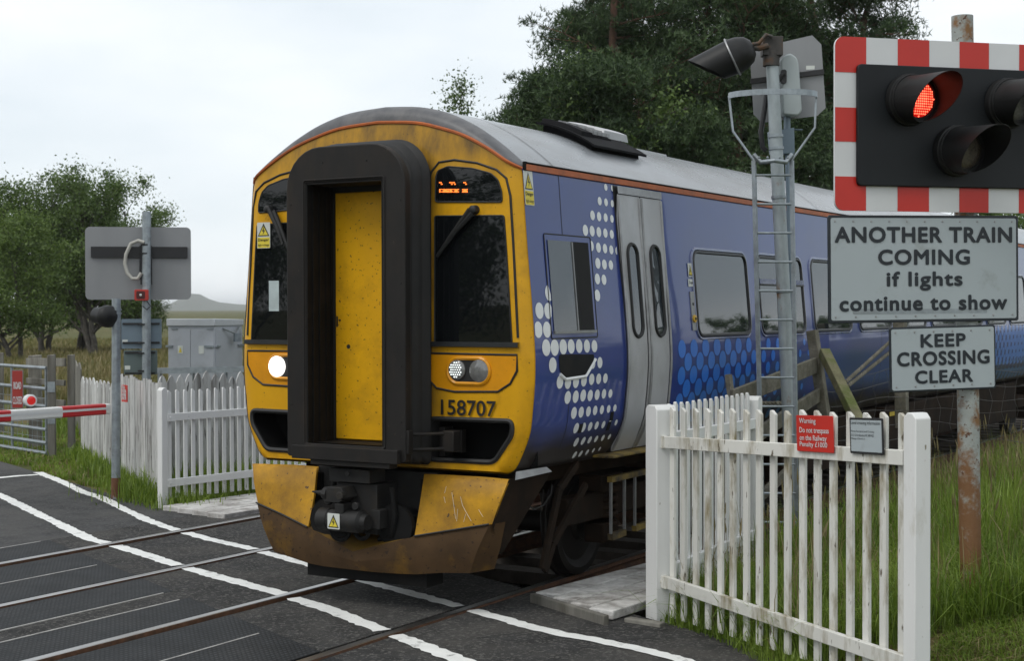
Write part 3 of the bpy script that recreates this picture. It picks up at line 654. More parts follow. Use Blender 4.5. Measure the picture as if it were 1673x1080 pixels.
# warning stickers
m_sy = mat('sticker_yellow', (.72, .58, .05), .5, var=.05); m_sw = mat('sticker_white', (.6, .62, .58), .5, var=.05)
def sticker(F, x0, x1, y0, y1, parent, d=.004, words=True):
    b = MB(); h = y1-y0; s = .58
    b.prism(rrect(x0, x1, y0, y1, .006, 2), F, d-.002, d, 0)
    yb = y0+h*(1-s) if words else y0; c = (x0+x1)/2; w = (x1-x0)*.44; b.face([(c-w, yb+.01), (c+w, yb+.01), (c, y1-.008)], F, d+.001, 2); w2 = w*.78
    b.face([(c-w2, yb+.018), (c+w2, yb+.018), (c, y1-.03)], F, d+.002, 1)
    k = (y1-yb); b.face([(c+.1*w, yb+.75*k), (c-.25*w, yb+.4*k), (c+.02*w, yb+.42*k), (c-.15*w, yb+.15*k), (c+.3*w, yb+.48*k), (c+.05*w, yb+.47*k)], F, d+.003, 2)
    if words:
        b.face([(x0+.004, y0+.004), (x1-.004, y0+.004), (x1-.004, yb), (x0+.004, yb)], F, d+.001, 1)
        b.text('Danger', F, x0+.01, x1-.01, y0+(yb-y0)*.6, yb-.008, d+.003, 2, .01); b.text('high voltage', F, x0+.01, x1-.01, y0+.012, y0+(yb-y0)*.42, d+.003, 2, .0)
    return b.build('warning_sticker', [m_sw, m_sy, m_let], parent, smooth=False)
q = FFR.quad([(424, 406), (445, 363)]); sticker(Fr((0, -.004, 0), (1, 0, 0)), q[0][0], q[1][0], q[0][1], q[1][1], train)
y1_, z1_ = Sp(859, 277); y2_, z2_ = Sp(873, 320)
sf = Fr(on_side(.12, 3.09), (0, 1, 0), on_side(.12, 3.19)-on_side(.12, 3.0))
sticker(sf, -.03, .10, -.13, .12, train)

# ---- side: doors, windows, fittings
def side_patch(mb, P, d=.003, m=0, step=.09, sx=1, holes=()):
    v, f = cdt(P, holes, step); mb.add([on_side(y, z, d, sx) for y, z in v], [q if ((v[q[1]][0]-v[q[0]][0])*(v[q[2]][1]-v[q[0]][1])-(v[q[1]][1]-v[q[0]][1])*(v[q[2]][0]-v[q[0]][0]) > 0) == (sx > 0) else q[::-1] for q in f], m)
def side_ring(mb, P, r, d=0., m=0, sx=1, n=6): mb.tube([on_side(y, z, d, sx) for y, z in P], r, n, m, True)
def sq(*px): return [Sp(*p) for p in px]
yl = 1.545; yr = 2.373; ym = (yl+yr)/2
def doors(ya, yb, sx, parent):
    ym = (ya+yb)/2
    b = MB(); side_patch(b, [(ya-.035, 1.06), (yb+.035, 1.06), (yb+.035, 3.2), (ya-.035, 3.2)], .003, 0, .1, sx)
    b.build('door_surround', m_gask, parent)
    for (a, c) in ((ya, ym-.012), (ym+.012, yb)):
        b = MB(); side_patch(b, [(a, 1.075), (c, 1.075), (c, 3.13), (a, 3.13)], .02, 0, .08, sx)
        dr = b.build('door', m_dsil, parent)
        b = MB()
        for y in (a+.012, c-.012): b.tube([on_side(y, z, .022, sx) for z in np.linspace(1.08, 3.12, 24)], .012, 6)
        b.build('door_edge', m_alu, dr)
        cy = (a+c)/2; ov = rrect(cy-.092, cy+.092, 1.985, 2.735, .092, 7)
        b = MB(); side_patch(b, ov, .022, 0, .08, sx); w = b.build('door_window', m_swg, dr)
        b = MB(); side_ring(b, ov, .016, .022, 0, sx); b.build('window_seal', m_gask, w)
    b = MB(); side_patch(b, [(ya, 3.135), (yb, 3.135), (yb, 3.195), (ya, 3.195)], .03, 0, .1, sx); b.build('door_header', m_alu, parent)
doors(yl, yr, 1, train); doors(L_-yr, L_-yl, 1, train)
# cab window with its sliding pane half open
b = MB(); cw = [(.355, 2.03), (1.03, 2.03), (1.03, 2.735), (.355, 2.735)]
side_patch(b, smooth_poly([(.33, 1.995), (1.06, 1.995), (1.06, 2.765), (.33, 2.765)], .02), .003); cwf = b.build('cab_side_window', m_blue, train)
b = MB(); side_ring(b, smooth_poly([(.33, 1.995), (1.06, 1.995), (1.06, 2.765), (.33, 2.765)], .02), .005, .003); b.build('seal', m_gask, cwf)
b = MB(); side_patch(b, [(.37, 2.045), (.735, 2.045), (.735, 2.72), (.37, 2.72)], .009); b.build('sliding_pane', m_swg, cwf)
b = MB(); side_patch(b, [(.735, 2.045), (1.015, 2.045), (1.015, 2.72), (.735, 2.72)], .006); b.build('opening_shade_panel', mat('opening_shade_black', (.008, .008, .008), .9), cwf)  # no hole here: flat black panel paints the shade of the open half
b = MB()
for y in (.74,): b.beam(on_side(y, 2.05, .01), on_side(y, 2.715, .01), .012, .012)
b.beam(on_side(.36, 2.04, .012), on_side(1.02, 2.04, .012), .02, .02); b.build('window_track', m_alu, cwf)
# hand hold below it
b = MB(); hh = smooth_poly(sq((912, 579), (970, 579), (970, 588), (955, 614), (924, 619), (914, 609)), .04)
side_patch(b, hh, .004); hr = b.build('hand_hold', m_blk, train)
b = MB(); b.tube([on_side(y, z, .004) for y, z in sq((914, 612), (923, 620), (956, 615), (972, 587))], .014, 6); b.build('hand_hold_rim', m_whi, hr)
b = MB()
for q in ((948, 700), (994, 696), (999, 680)):
    y, z = Sp(*q); side_patch(b, [(y-.03, z-.035), (y+.03, z-.035), (y+.03, z+.035), (y-.03, z+.035)], .004)
b.build('jacking_socket', m_blk, train)
# passenger windows
m_wfr = mat('window_frame_black', (.015, .015, .016), .4); m_wcl = mat('window_rim_blue', (.10, .12, .24), .25, coat=1)
y0w = 2.985
for sx in (1, -1):
    for i in range(12):
        a = y0w+i*1.53; c = a+1.235
        if c > L_-2.6: break
        P = rrect(a, c, 1.975, 2.715, .09, 5)
        b = MB(); side_patch(b, P, .006, 0, .12, sx); w = b.build('passenger_window', m_swg, train)
        b = MB(); side_ring(b, P, .016, .006, 0, sx); b.build('window_frame', m_wfr, w)
        b = MB(); side_ring(b, rrect(a-.028, c+.028, 1.947, 2.743, .115, 5), .014, .0, 0, sx); b.build('window_rim', m_wcl, w)
        if i % 3 == 1:
            b = MB(); b.beam(on_side(a, 2.475, .012, sx), on_side(c, 2.475, .012, sx), .03, .05); b.build('transom', m_wcl, w)
            b = MB(); b.beam(on_side(a, 2.445, .014, sx), on_side(c, 2.445, .014, sx), .03, .014); b.build('transom_seal', m_wfr, w)
# open button panel and its stickers
y, z = Sp(1132, 508); pf = Fr(on_side(y, z), (0, 1, 0), on_side(y, z+.1)-on_side(y, z-.1))
b = MB(); b.prism(rrect(-.045, .045, -.17, .17, .01, 3), pf, 0, .008); dp = b.build('door_button_panel', m_alu, train)
b = MB(); b.lathe([(0, .034), (.012, .034), (.014, .02), (.014, .001)], pf.p(0, -.07, .008), pf.n, 18); b.build('open_button', mat('button_yellow', (.6, .36, .02), .4), dp)
b = MB(); b.lathe([(0, .014), (.006, .012)], pf.p(0, -.07, .021), pf.n, 12); b.lathe([(0, .015), (.004, .012)], pf.p(0, .06, .008), pf.n, 12); b.build('button_symbol', m_gask, dp)
sticker(pf, -.045, .045, .30, .42, train, words=False); b = MB(); b.prism(rrect(-.06, .06, .215, .28, .005, 2), pf, .001, .004); nt_ = b.build('notice', m_sw, train)
b = MB(); b.text('To open', pf, -.05, .05, .23, .265, .0055, 0, .01); b.build('lettering', m_let, nt_)

# ---- roof ventilator
ZX = [p[0] for p in dense(ROOF, 4)][::-1]; ZZ = [p[1] for p in dense(ROOF, 4)][::-1]
def rz(x): return float(np.interp(abs(x), ZX, ZZ))
def roofbox(mb, x0, x1, y0, y1, h0, h1, m=0, n=14, yin=0.):
    xs = np.linspace(x0, x1, n); lo = [[(x, y, rz(x)+h0) for x in xs] for y in (y0, y1)]; hi = [[(x, y, rz(x)+h1) for x in xs] for y in (y0+yin, y1-yin)]
    mb.grid([lo[0], hi[0], hi[1], lo[1]], m); mb.grid([lo[1], lo[0]], m)
    for k in (0, -1): mb.add([lo[0][k], hi[0][k], hi[1][k], lo[1][k]], [(0, 1, 2, 3)], m)
m_vent = mat('vent_black', (.008, .008, .009), .75, spec=.1, var=.3, vs=8); m_cov = mat('vent_cover_grey', (.45, .46, .47), .4, var=.12)
b = MB(); roofbox(b, .36, .92, 1.84, 2.84, .055, .075); roofbox(b, .40, .86, 1.9, 2.8, -.02, .055); vt = b.build('roof_ventilator', m_vent, train)
b = MB(); roofbox(b, .38, .76, 1.9, 2.14, .075, .115, 0, 14, .03); roofbox(b, .40, .74, 2.14, 2.5, .075, .09); b.build('vent_plate', m_vent, vt)
b = MB()
for x in np.linspace(.42, .72, 5): b.beam((x, 2.14, rz(x)+.11), (x, 2.5, rz(x)+.11), .012, .03)
for y in (2.2, 2.28, 2.36, 2.44): roofbox(b, .41, .73, y-.008, y+.008, .1, .125)
b.build('vent_grille', m_alu, vt)
b = MB(); roofbox(b, .3, .66, 2.5, 3.0, .075, .14, 0, 14, .03); b.build('vent_cover', m_cov, vt)
for x in np.linspace(.35, .9, 9): b = MB(); b.lathe([(0, .011), (.007, .009)], (x, 2.78 if x > .62 else 2.8, rz(x)+.075), (0, 0, 1), 6); b.build('bolt', m_gask, vt)
b = MB()
for yy in (3.25, 4.4): roofbox(b, -.35, .05, yy, yy+.8, 0, .07, 0, 8, .06)
b.build('roof_pod', m_cov, train)

# ---- gangway
GF_ = Fr((0, -.37, 0), (1, 0, 0)); b = MB()
po = rrect(-.54, .54, 1.11, 3.42, [.02, .02, .31, .31], 7); pi_ = rrect(-.357, .343, 1.215, 3.155, .012, 7)
b.ring(po, pi_, GF_, -.075, 0); gw = b.build('gangway_frame', m_gang, train, bevel=.008)
b = MB(); b.tube([GF_.p(x, z, .002) for x, z in rrect(-.375, .361, 1.2, 3.175, .02, 5)], .008, 6, 0, True)
b.box((-.46, -.42, 1.10), (.5, -.372, 1.2)); b.box((-.3, -.4, 1.06), (.42, -.3, 1.11)); b.build('gangway_sill', m_gang, gw, bevel=.006)
for (x, z) in ((.5, 3.0), (.5, 2.4), (.5, 1.8), (.5, 1.4), (-.5, 3.0), (-.5, 2.2), (-.5, 1.5), (-.2, 3.3), (.2, 3.3)): b = MB(); b.lathe([(0, .009), (.004, .008)], GF_.p(x, z, 0), GF_.n, 8); b.build('bolt', m_rubb, gw)
b = MB(); rows = []
for y, d in ((-.30, 0), (-.285, .012), (-.25, .02), (-.22, .004), (-.2, .018), (-.15, .03), (-.115, .006), (-.095, .02), (-.05, .036), (-.01, .016), (.05, .03), (.09, .03)):
    d *= 1.5; rows.append([(x, y, z) for x, z in rrect(-.49-d, .49+d, 1.12-d, 3.395+d*1.5, [.04, .04, .3, .3], 9)])
b.grid(rows[::-1], 0, True); b.build('gangway_bellows', m_rubb, train, sharp=50)
b = MB()
for x0, x1, xx in ((-.357, -.345, 0), (.331, .343, 0)): b.box((x0, -.4+.035, 1.21), (x1, -.03, 3.155))
b.box((-.357, -.365, 3.143), (.343, -.03, 3.155)); b.box((-.357, -.365, 1.205), (.343, -.03, 1.215))
for y in (-.3, -.22, -.14, -.08): b.beam((-.343, y, 1.22), (-.343, y, 3.14), .02, .02)
b.build('doorway_lining', m_blk, train)
b = MB(); b.box((-.345, -.065, 1.215), (-.322, -.03, 3.12)); b.box((-.345, -.065, 3.10), (.331, -.03, 3.143)); b.build('door_frame', m_gask, train)
b = MB(); b.box((-.322, -.055, 1.225), (.331, -.025, 3.10))
m_ydoor = mat('door_yellow', (.70, .36, .003), .45, var=.1, vs=2, dirt=(.36, .19, .008), ds=2.5, dlo=.5, dhi=.8, fleck=(.09, .05, .01), fs=38, flo=.64, coat=.1, spec=.3)
gd = b.build('gangway_door', m_ydoor, train, bevel=.006)
b = MB(); b.box((-.31, -.062, 2.08), (-.298, -.055, 2.16)); b.lathe([(0, .009), (.01, .007)], (-.28, -.055, 2.13), (0, -1, 0), 8); b.lathe([(0, .018), (.002, .016)], (-.2, -.0555, 1.93), (0, -1, 0), 9); b.build('door_latch', m_gask, gd)
b = MB()                                       # hinge link from the frame to the grille
for z in (1.20, 1.31): b.tube([(.5, -.33, z), (.62, -.24, z), (.74, -.1, z)], .014, 6)
b.box((.49, -.36, 1.17), (.56, -.3, 1.34)); b.box((.7, -.14, 1.18), (.8, -.04, 1.33)); b.build('gangway_link', m_gang, train, bevel=.006)

# ---- coupler
m_cpl = mat('coupler_grey', (.019, .0185, .018), .6, var=.35, vs=7, dirt=(.035, .028, .02), ds=5, spec=.3)
b = MB(); b.box((-.2, -.3, .93), (.17, -.1, 1.03)); b.box((-.17, -.25, .55), (.2, .1, .92)); b.box((-.55, .02, .45), (.55, .2, 1.0)); b.box((.18, -.3, .6), (.26, -.12, .74))
b.prism([(-.19, .83), (-.12, .905), (.0, .905), (.04, .83), (-.02, .79), (-.15, .79)], Fr((0, -.42, 0), (1, 0, 0)), -.15, 0)
b.lathe([(0, .005), (.1, .022), (.12, .05), (.16, .055)], (-.3, -.38, .855), (1, 0, -.05), 10); b.lathe([(0, .03), (.05, .03)], (.02, -.42, .85), (0, -1, 0), 12)
b.prism([(-.06, .785), (.02, .785), (.02, .72), (-.02, .69), (-.06, .72)], Fr((0, -.42, 0), (1, 0, 0)), -.1, 0); b.lathe([(0, .03), (.03, .03)], (.1, -.36, .77), (0, -1, 0), 10)
b.lathe([(0, .03), (.04, .03)], (-.16, -.34, .79), (0, -1, 0), 10)
b.tube([(.0, -.33, 1.0), (.0, -.345, 1.0)], .02, 10)
cp = b.build('coupler', m_cpl, train, bevel=.01)
b = MB(); b.lathe([(0, .07), (.01, .083), (.1, .083), (.105, .078), (.115, .083), (.38, .083), (.4, .06), (.44, .055)], (-.24, -.36, .655), (1, 0, 0), 22); jb = b.build('jumper_box', m_cpl, cp)
sticker(Fr((-.05, -.443, .655), (1, 0, 0)), -.055, .055, -.055, .06, jb, .004, words=False)
b = MB()
for cx_, r_ in ((-.1, .085), (.1, .06)): b.tube([(cx_+r_*math.cos(t), -.3, .575+r_*.9*math.sin(t)) for t in np.linspace(math.pi, 2*math.pi, 12)], .018, 8)
b.tube([(.3, -.2, .9), (.34, -.22, .7), (.3, -.2, .55), (.15, -.15, .5)], .022, 8); b.tube([(-.3, -.1, .9), (-.34, -.15, .7), (-.28, -.1, .55)], .022, 8)
b.prism(circ(-.1, .57, .08, .05, 14), Fr((0, -.32, 0), (1, 0, 0)), -.06, 0); b.build('hose', m_blk, cp)
for x in (-.3, .32): b = MB(); b.lathe([(0, .11), (.25, .11), (.26, .16), (.3, .16)], (x, .1, .62), (0, -1, 0), 16); b.build('buffer_strut', m_blk, cp)

# ---- valance panels, side wings, plough
def ply(x): return -.285+.19*abs(x)
def onpl(px, py, d=0.):
    Y = -.2
    for _ in range(12): q = Yp(px, py, Y); Y = ply(q.x)+d
    return q
def band(mb, A, B, n=1, bulge=0., m=0, th=.012):
    rows = [[a+(b_-a)*t+Vec((0, -bulge*math.sin(math.pi*t), 0)) for a, b_ in zip(A, B)] for t in np.linspace(0, 1, n+1)]
    mb.grid(rows, m); mb.grid([[p+Vec((0, th, 0)) for p in r] for r in rows][::-1], m)
    for k in (0, -1): mb.grid([rows[k], [p+Vec((0, th, 0)) for p in rows[k]]], m)
b = MB()
A = [Yp(412, 758, -.02), Yp(445, 759, -.02), Yp(480, 760, -.02), Yp(518, 763, -.02)]; A2 = [Yp(413, 763, -.05), Yp(445, 765, -.06), Yp(480, 767, -.06), Yp(517, 770, -.06)]
B = [onpl(421, 822), onpl(447, 833.5), onpl(475, 848), onpl(503.5, 862)]; M_ = [Yp(415, 790, -.08), Yp(446, 797, -.09), Yp(478, 803, -.1), Yp(513, 811, -.1)]
b.grid([A, A2, M_, B]); b.grid([[p+Vec((0, .02, 0)) for p in r] for r in (A, A2, M_, B)][::-1])
b.build('valance_panel', m_yeld, train, sharp=50); b = MB()
A = [Yp(693, 775, -.02), Yp(740, 777, -.02), Yp(790, 780, -.02), Yp(832, 784, .02)]; A2 = [Yp(692, 782, -.06), Yp(740, 785, -.06), Yp(790, 790, -.06), Yp(828, 793, -.02)]
M_ = [Yp(686, 822, -.1), Yp(730, 820, -.1), Yp(780, 818, -.1), Yp(817, 820, -.06)]; B = [onpl(677, 878), onpl(720, 871), onpl(765, 863), onpl(804, 857)]
b.grid([A, A2, M_, B]); b.grid([[p+Vec((0, .02, 0)) for p in r] for r in (A, A2, M_, B)][::-1])
val = b.build('valance_panel', m_yeld, train, sharp=50)
b = MB()                                       # pale scratches and drips on the right panel
for pts in ([(752, 812), (756, 826), (762, 838), (770, 852)], [(738, 805), (741, 822), (744, 848)], [(760, 840), (758, 853)], [(725, 812), (727, 822)], [(748, 832), (746, 852)], [(781, 833), (790, 845)], [(729, 795), (727, 806)]):
    P = [Yp(px+random.uniform(-1, 1), py, -.122-.03*(py-800)/60) for px, py in pts]; b.tube(P, .0013, 4)
b.build('scratch', m_sw, val)
b = MB()
A1 = Yp(831, 784, .0); B1 = Xp(899, 768, 1.23); C1 = onpl(804, 857); D1 = Xp(819, 908, 1.04); E1 = Xp(842, 906, 1.06)
b.grid([[A1, (A1+B1)/2, B1], [C1, (C1+B1)/2*.5+(D1+B1)/2*.5, B1+Vec((-.01, .02, -.03))], [onpl(806, 865), D1, D1+Vec((0, .03, .02))]])
b.build('valance_wing', m_brown, train, sharp=40)
b = MB(); b.grid([[Yp(843, 771, .0), Xp(893, 763, 1.23)], [Yp(838, 784, -.02)+Vec((.03, -.02, 0)), Xp(902, 771, 1.25)]]); b.build('wing_ledge', m_alu, train)
b = MB()
A = [onpl(*q) for q in ((420, 822), (460, 840), (503.5, 862), (527, 875), (576, 901.6), (615, 892), (652, 883), (678, 877), (740, 867), (800, 857.5))]
B = [onpl(*q) for q in ((448, 902), (475, 911), (505, 921), (530, 926), (590, 933), (620, 936), (652, 938), (678, 939), (722, 936.5), (768, 937))]
band(b, A, B, 4, .025); e_ = [A[9], A[9]+Vec((.06, .12, .01))]; b.grid([e_, [(A[9]+B[9])/2+Vec((0, -.03, 0)), (A[9]+B[9])/2+Vec((.1, .12, 0))], [B[9], B[9]+Vec((.12, .14, .02))]])
pw = b.build('snow_plough', m_plow, train, sharp=14)
b = MB(); ap = A[4]; k0 = A[3]+Vec((.03, .2, .05)); k1 = A[6]+Vec((-.03, .2, .05)); b.grid([[A[3], ap, A[6]], [k0, (k0+k1)/2, k1]]); b.grid([[A[2]+Vec((0, .01, 0)), A[3]], [A[2]+Vec((.1, .3, .1)), k0]]); b.grid([[A[6], A[8]], [k1, A[8]+Vec((0, .3, .1))]])
b.build('plough_brace', m_plst, pw)
for L in (A[:3], A[7:]):
    b = MB(); b.tube([p+Vec((0, -.012, .004)) for p in L], .007, 5); b.build('plough_seam', m_gask, pw)
b = MB(); b.box((-.95, .0, .4), (-.5, .3, .95)); b.box((.42, .0, .4), (.95, .3, .95)); b.box((-.55, -.12, .17), (.55, .1, .3)); b.build('plough_back', m_blk, pw)

# ---- wheels, springs, frames
m_whl = mat('wheel_dark', (.013, .010, .008), .6, var=.3, vs=5, spec=.3); m_whr = mat('wheel_tread', (.25, .25, .25), .35, 1.)
for yc in (3.08, 19.1):
    bg = MB()
    for sx in (1, -1):
        bg.box((min(sx*.93, sx*1.07), yc-2.0, .5), (max(sx*.93, sx*1.07), yc+2.0, .72)); bg.box((min(sx*.9, sx*1.1), yc-.45, .42), (max(sx*.9, sx*1.1), yc+.45, .8))
        for dy_ in (-1.3, 1.3): bg.box((min(sx*.9, sx*1.12), yc+dy_-.2, .72), (max(sx*.9, sx*1.12), yc+dy_+.2, .86)); bg.box((min(sx*.92, sx*1.1), yc+dy_-.14, .3), (max(sx*.92, sx*1.1), yc+dy_+.14, .46))
    bg.box((-.9, yc-.2, .5), (.9, yc+.2, .75)); bogie = bg.build('bogie', m_brown, train, bevel=.015)
    for dy_ in (-1.3, 1.3):
        wb = MB(); wb.tube([(-.8, yc+dy_, .42), (.8, yc+dy_, .42)], .09, 12)
        for sx in (1, -1): wb.lathe([(-.075, .12), (-.07, .25), (-.05, .42), (-.06, .45), (-.03, .45), (-.02, .425), (.065, .418), (.07, .36), (.03, .3), (.05, .14), (.09, .12)], (sx*.751, yc+dy_, .424), (sx, 0, 0), 40)
        wb.build('wheelset', m_whl, bogie)
        for sx in (1, -1):
            s_ = MB(); cy_ = yc+dy_+.02; s_.tube([(sx*1.02+.1*math.cos(t), cy_+.1*math.sin(t), .46+.26*t/(2*math.pi*4)) for t in np.linspace(0, 8*math.pi, 80)], .02, 8)
            s_.lathe([(0, .14), (.015, .14)], (sx*1.02, cy_, .445), (0, 0, 1), 20); s_.lathe([(0, .15), (.05, .14), (.09, .08)], (sx*1.02, cy_, .72), (0, 0, 1), 20); s_.build('spring', m_brown, bogie)
b = MB()
for L, w in (([(943, 757), (914, 800), (886, 930)], .06), ([(957, 792), (903, 890), (890, 935)], .055)):
    P = [Xp(px, py, 1.14) for px, py in L]
    for p, q in zip(P[:-1], P[1:]): b.beam(p, q, w, .03, (1, 0, 0))
b.build('lifeguard', m_brown, train)
b = MB(); P = [Xp(px, py, 1.15) for px, py in ((902, 792), (900, 808), (888, 826), (872, 833), (866, 828))]; b.tube(P, .006, 6)
b.build('pipe', m_cpl, train)
for x0 in (884, 892): b = MB(); b.tube([Xp(px, py, .98) for px, py in ((x0+4, 800), (x0-1, 840), (x0, 870))], .004, 5); b.build('pipe', m_cpl, train)
b = MB(); m_stp = mat('worn_step_paint', (.22, .15, .03), .7, var=.35, vs=9, dirt=(.04, .03, .02), ds=6, dlo=.42, dhi=.62)
def fbar(p, q, w=.035, X=1.2): b.beam(Xp(*p, X), Xp(*q, X), w, w)
fbar((996, 784), (1056, 770), .045); stp = b.build('step_frame', m_stp, train)
for q_ in (((997, 878), (1019, 870), .05), ((1036, 864), (1058, 856), .045)): b = MB(); fbar(*q_); b.build('foot_step', m_stp, stp)
for x in (998, 1020, 1037): b = MB(); fbar((x, 786-(x-998)*.25), (x, 876-(x-998)*.35), .02); b.build('upright', m_alu, stp)
b = MB(); b.box((1.18, 1.3, 1.035), (1.36, 3.2, 1.055)); b.build('door_step', m_stp, train, bevel=.004)
b = MB()
for y0_, y1_, z0_, x_ in ((5.6, 7.4, .4, 1.15), (7.6, 9.0, .5, 1.1), (9.1, 11.4, .35, 1.18), (11.6, 13.2, .45, 1.12), (13.4, 16.6, .38, 1.16)):
    for sx in (1, -1): b.box((min(sx*.2, sx*x_), y0_, z0_), (max(sx*.2, sx*x_), y1_, .98))
b.box((-.9, .3, .85), (.9, 22, 1.01)); uf = b.build('underframe_equipment', m_brown, train, bevel=.015)
b = MB(); m_ylb = mat('yellow_mark', (.5, .36, .03), .6)
for q in ((5.7, .86), (9.3, .86), (13.6, .85)): b.box((1.185, q[0], q[1]), (1.19, q[0]+.3, q[1]+.05))
b.build('yellow_marking', m_ylb, uf)

# ------------------------------------------------------------------ materials of the street furniture
m_wht = mat('fence_white', (.72, .72, .70), .5, var=.05, vs=3, dirt=(.40, .37, .28), ds=5, dlo=.6, dhi=.82, fleck=(.2, .17, .1), fs=35, flo=.72, sc=(1, 1, .35), orand=.06)
m_whd = mat('fence_white_mossy', (.66, .65, .60), .55, var=.08, vs=3, dirt=(.25, .21, .12), ds=6, dlo=.5, dhi=.68, fleck=(.1, .08, .05), fs=30, flo=.66, sc=(1, 1, .3), orand=.1)
m_wpl = mat('weathered_white_boards', (.60, .60, .58), .8, var=.22, vs=9, dirt=(.20, .19, .175), ds=9, dlo=.45, dhi=.62, fleck=(.05, .05, .045), fs=30, flo=.63, sc=(1, 1, .12), orand=.3)
m_gwd = mat('weathered_wood', (.20, .19, .165), .9, var=.35, vs=7, dirt=(.09, .08, .06), ds=5, dlo=.45, dhi=.7, sc=(1, 1, .15), bump=.4, bs=40, orand=.25)
m_gwh = mat('weathered_rail_wood', (.17, .155, .12), .9, var=.4, vs=9, dirt=(.08, .075, .045), ds=5, dlo=.42, dhi=.7, bump=.5, bs=50)
m_lwd = mat('bleached_timber', (.56, .545, .52), .9, var=.25, vs=9, dirt=(.2, .18, .16), ds=4, dlo=.45, dhi=.7, bump=.6, bs=45)
m_mos = mat('mossy_wood', (.16, .15, .08), .9, var=.3, vs=7, dirt=(.10, .12, .03), ds=4, dlo=.45, dhi=.6, bump=.5, bs=40)
m_galv = mat('galvanised_steel', (.30, .335, .355), .42, .6, var=.18, vs=14, dirt=(.2, .21, .21), ds=6)
m_galr = mat('galvanised_rusty', (.33, .37, .38), .5, .25, var=.15, vs=12, dirt=(.22, .11, .04), ds=5, dlo=.6, dhi=.68, sc=(1, 1, .5))
m_rpole = mat('rusty_painted_pole', (.30, .32, .30), .65, var=.15, vs=9, dirt=(.20, .10, .035), ds=7, dlo=.5, dhi=.62, bump=.25, bs=50, fleck=(.08, .035, .018), fs=40, flo=.62)
def rust_low():                                  # rust has eaten the lower pole most
    t = m_rpole.node_tree; L = t.links.new; B = t.nodes['Principled BSDF']; src = B.inputs['Base Color'].links[0].from_socket
    T = t.nodes.new('ShaderNodeTexCoord'); s = t.nodes.new('ShaderNodeSeparateXYZ'); L(T.outputs['Object'], s.inputs[0])
    n = t.nodes.new('ShaderNodeTexNoise'); n.inputs['Scale'].default_value = 6; n.inputs['Detail'].default_value = 8; n.inputs['Roughness'].default_value = .7; L(T.outputs['Object'], n.inputs['Vector'])
    a = t.nodes.new('ShaderNodeMath'); a.operation = 'MULTIPLY_ADD'; a.inputs[1].default_value = -.24; L(s.outputs['Z'], a.inputs[0]); L(n.outputs[0], a.inputs[2])
    r = t.nodes.new('ShaderNodeMapRange'); r.inputs[1].default_value = .22; r.inputs[2].default_value = .36; L(a.outputs[0], r.inputs[0])
    x = t.nodes.new('ShaderNodeMix'); x.data_type = 'RGBA'; L(r.outputs[0], x.inputs[0]); L(src, x.inputs[6]); x.inputs[7].default_value = (.17, .08, .03, 1); L(x.outputs[2], B.inputs['Base Color'])
rust_low()
m_sback = mat('sign_back_grey', (.25, .255, .26), .5, .3, var=.08, vs=2, sc=(1, 1, .3))
m_sbl = mat('sign_back_blue', (.16, .21, .25), .5, .3, var=.1, vs=2)
m_sgr = mat('sign_back_green', (.12, .155, .15), .5, .3, var=.1, vs=2)
m_black = mat('signal_black', (.008, .010, .012), .5, spec=.3, var=.2, vs=4)
m_hood = mat('hood_black', (.009, .009, .009), .5, spec=.35, var=.2, vs=6)
m_sred = mat('sign_red', (.52, .022, .012), .38, var=.06, vs=3)
m_swh = mat('sign_white', (.62, .63, .63), .4, var=.04, vs=3)
m_sgy = mat('sign_face_grey', (.37, .415, .43), .4, var=.05, vs=1.5, dirt=(.26, .28, .27), ds=4, dlo=.6, dhi=.8)
m_sbk = mat('sign_black', (.009, .014, .02), .42, var=.2)
m_cab = mat('cabinet_grey', (.40, .42, .45), .45, var=.06, vs=1.5, dirt=(.3, .31, .32), ds=2)
m_brt = mat('bracket_rusty', (.05, .045, .04), .7, var=.4, vs=9, dirt=(.09, .045, .02), ds=9, dlo=.52, dhi=.62)
m_cable = mat('cable_black', (.012, .012, .013), .5)
m_cond = mat('conduit_cream', (.40, .39, .35), .5, var=.1)
m_ored = mat('siren_red', (.42, .03, .018), .4, var=.1)

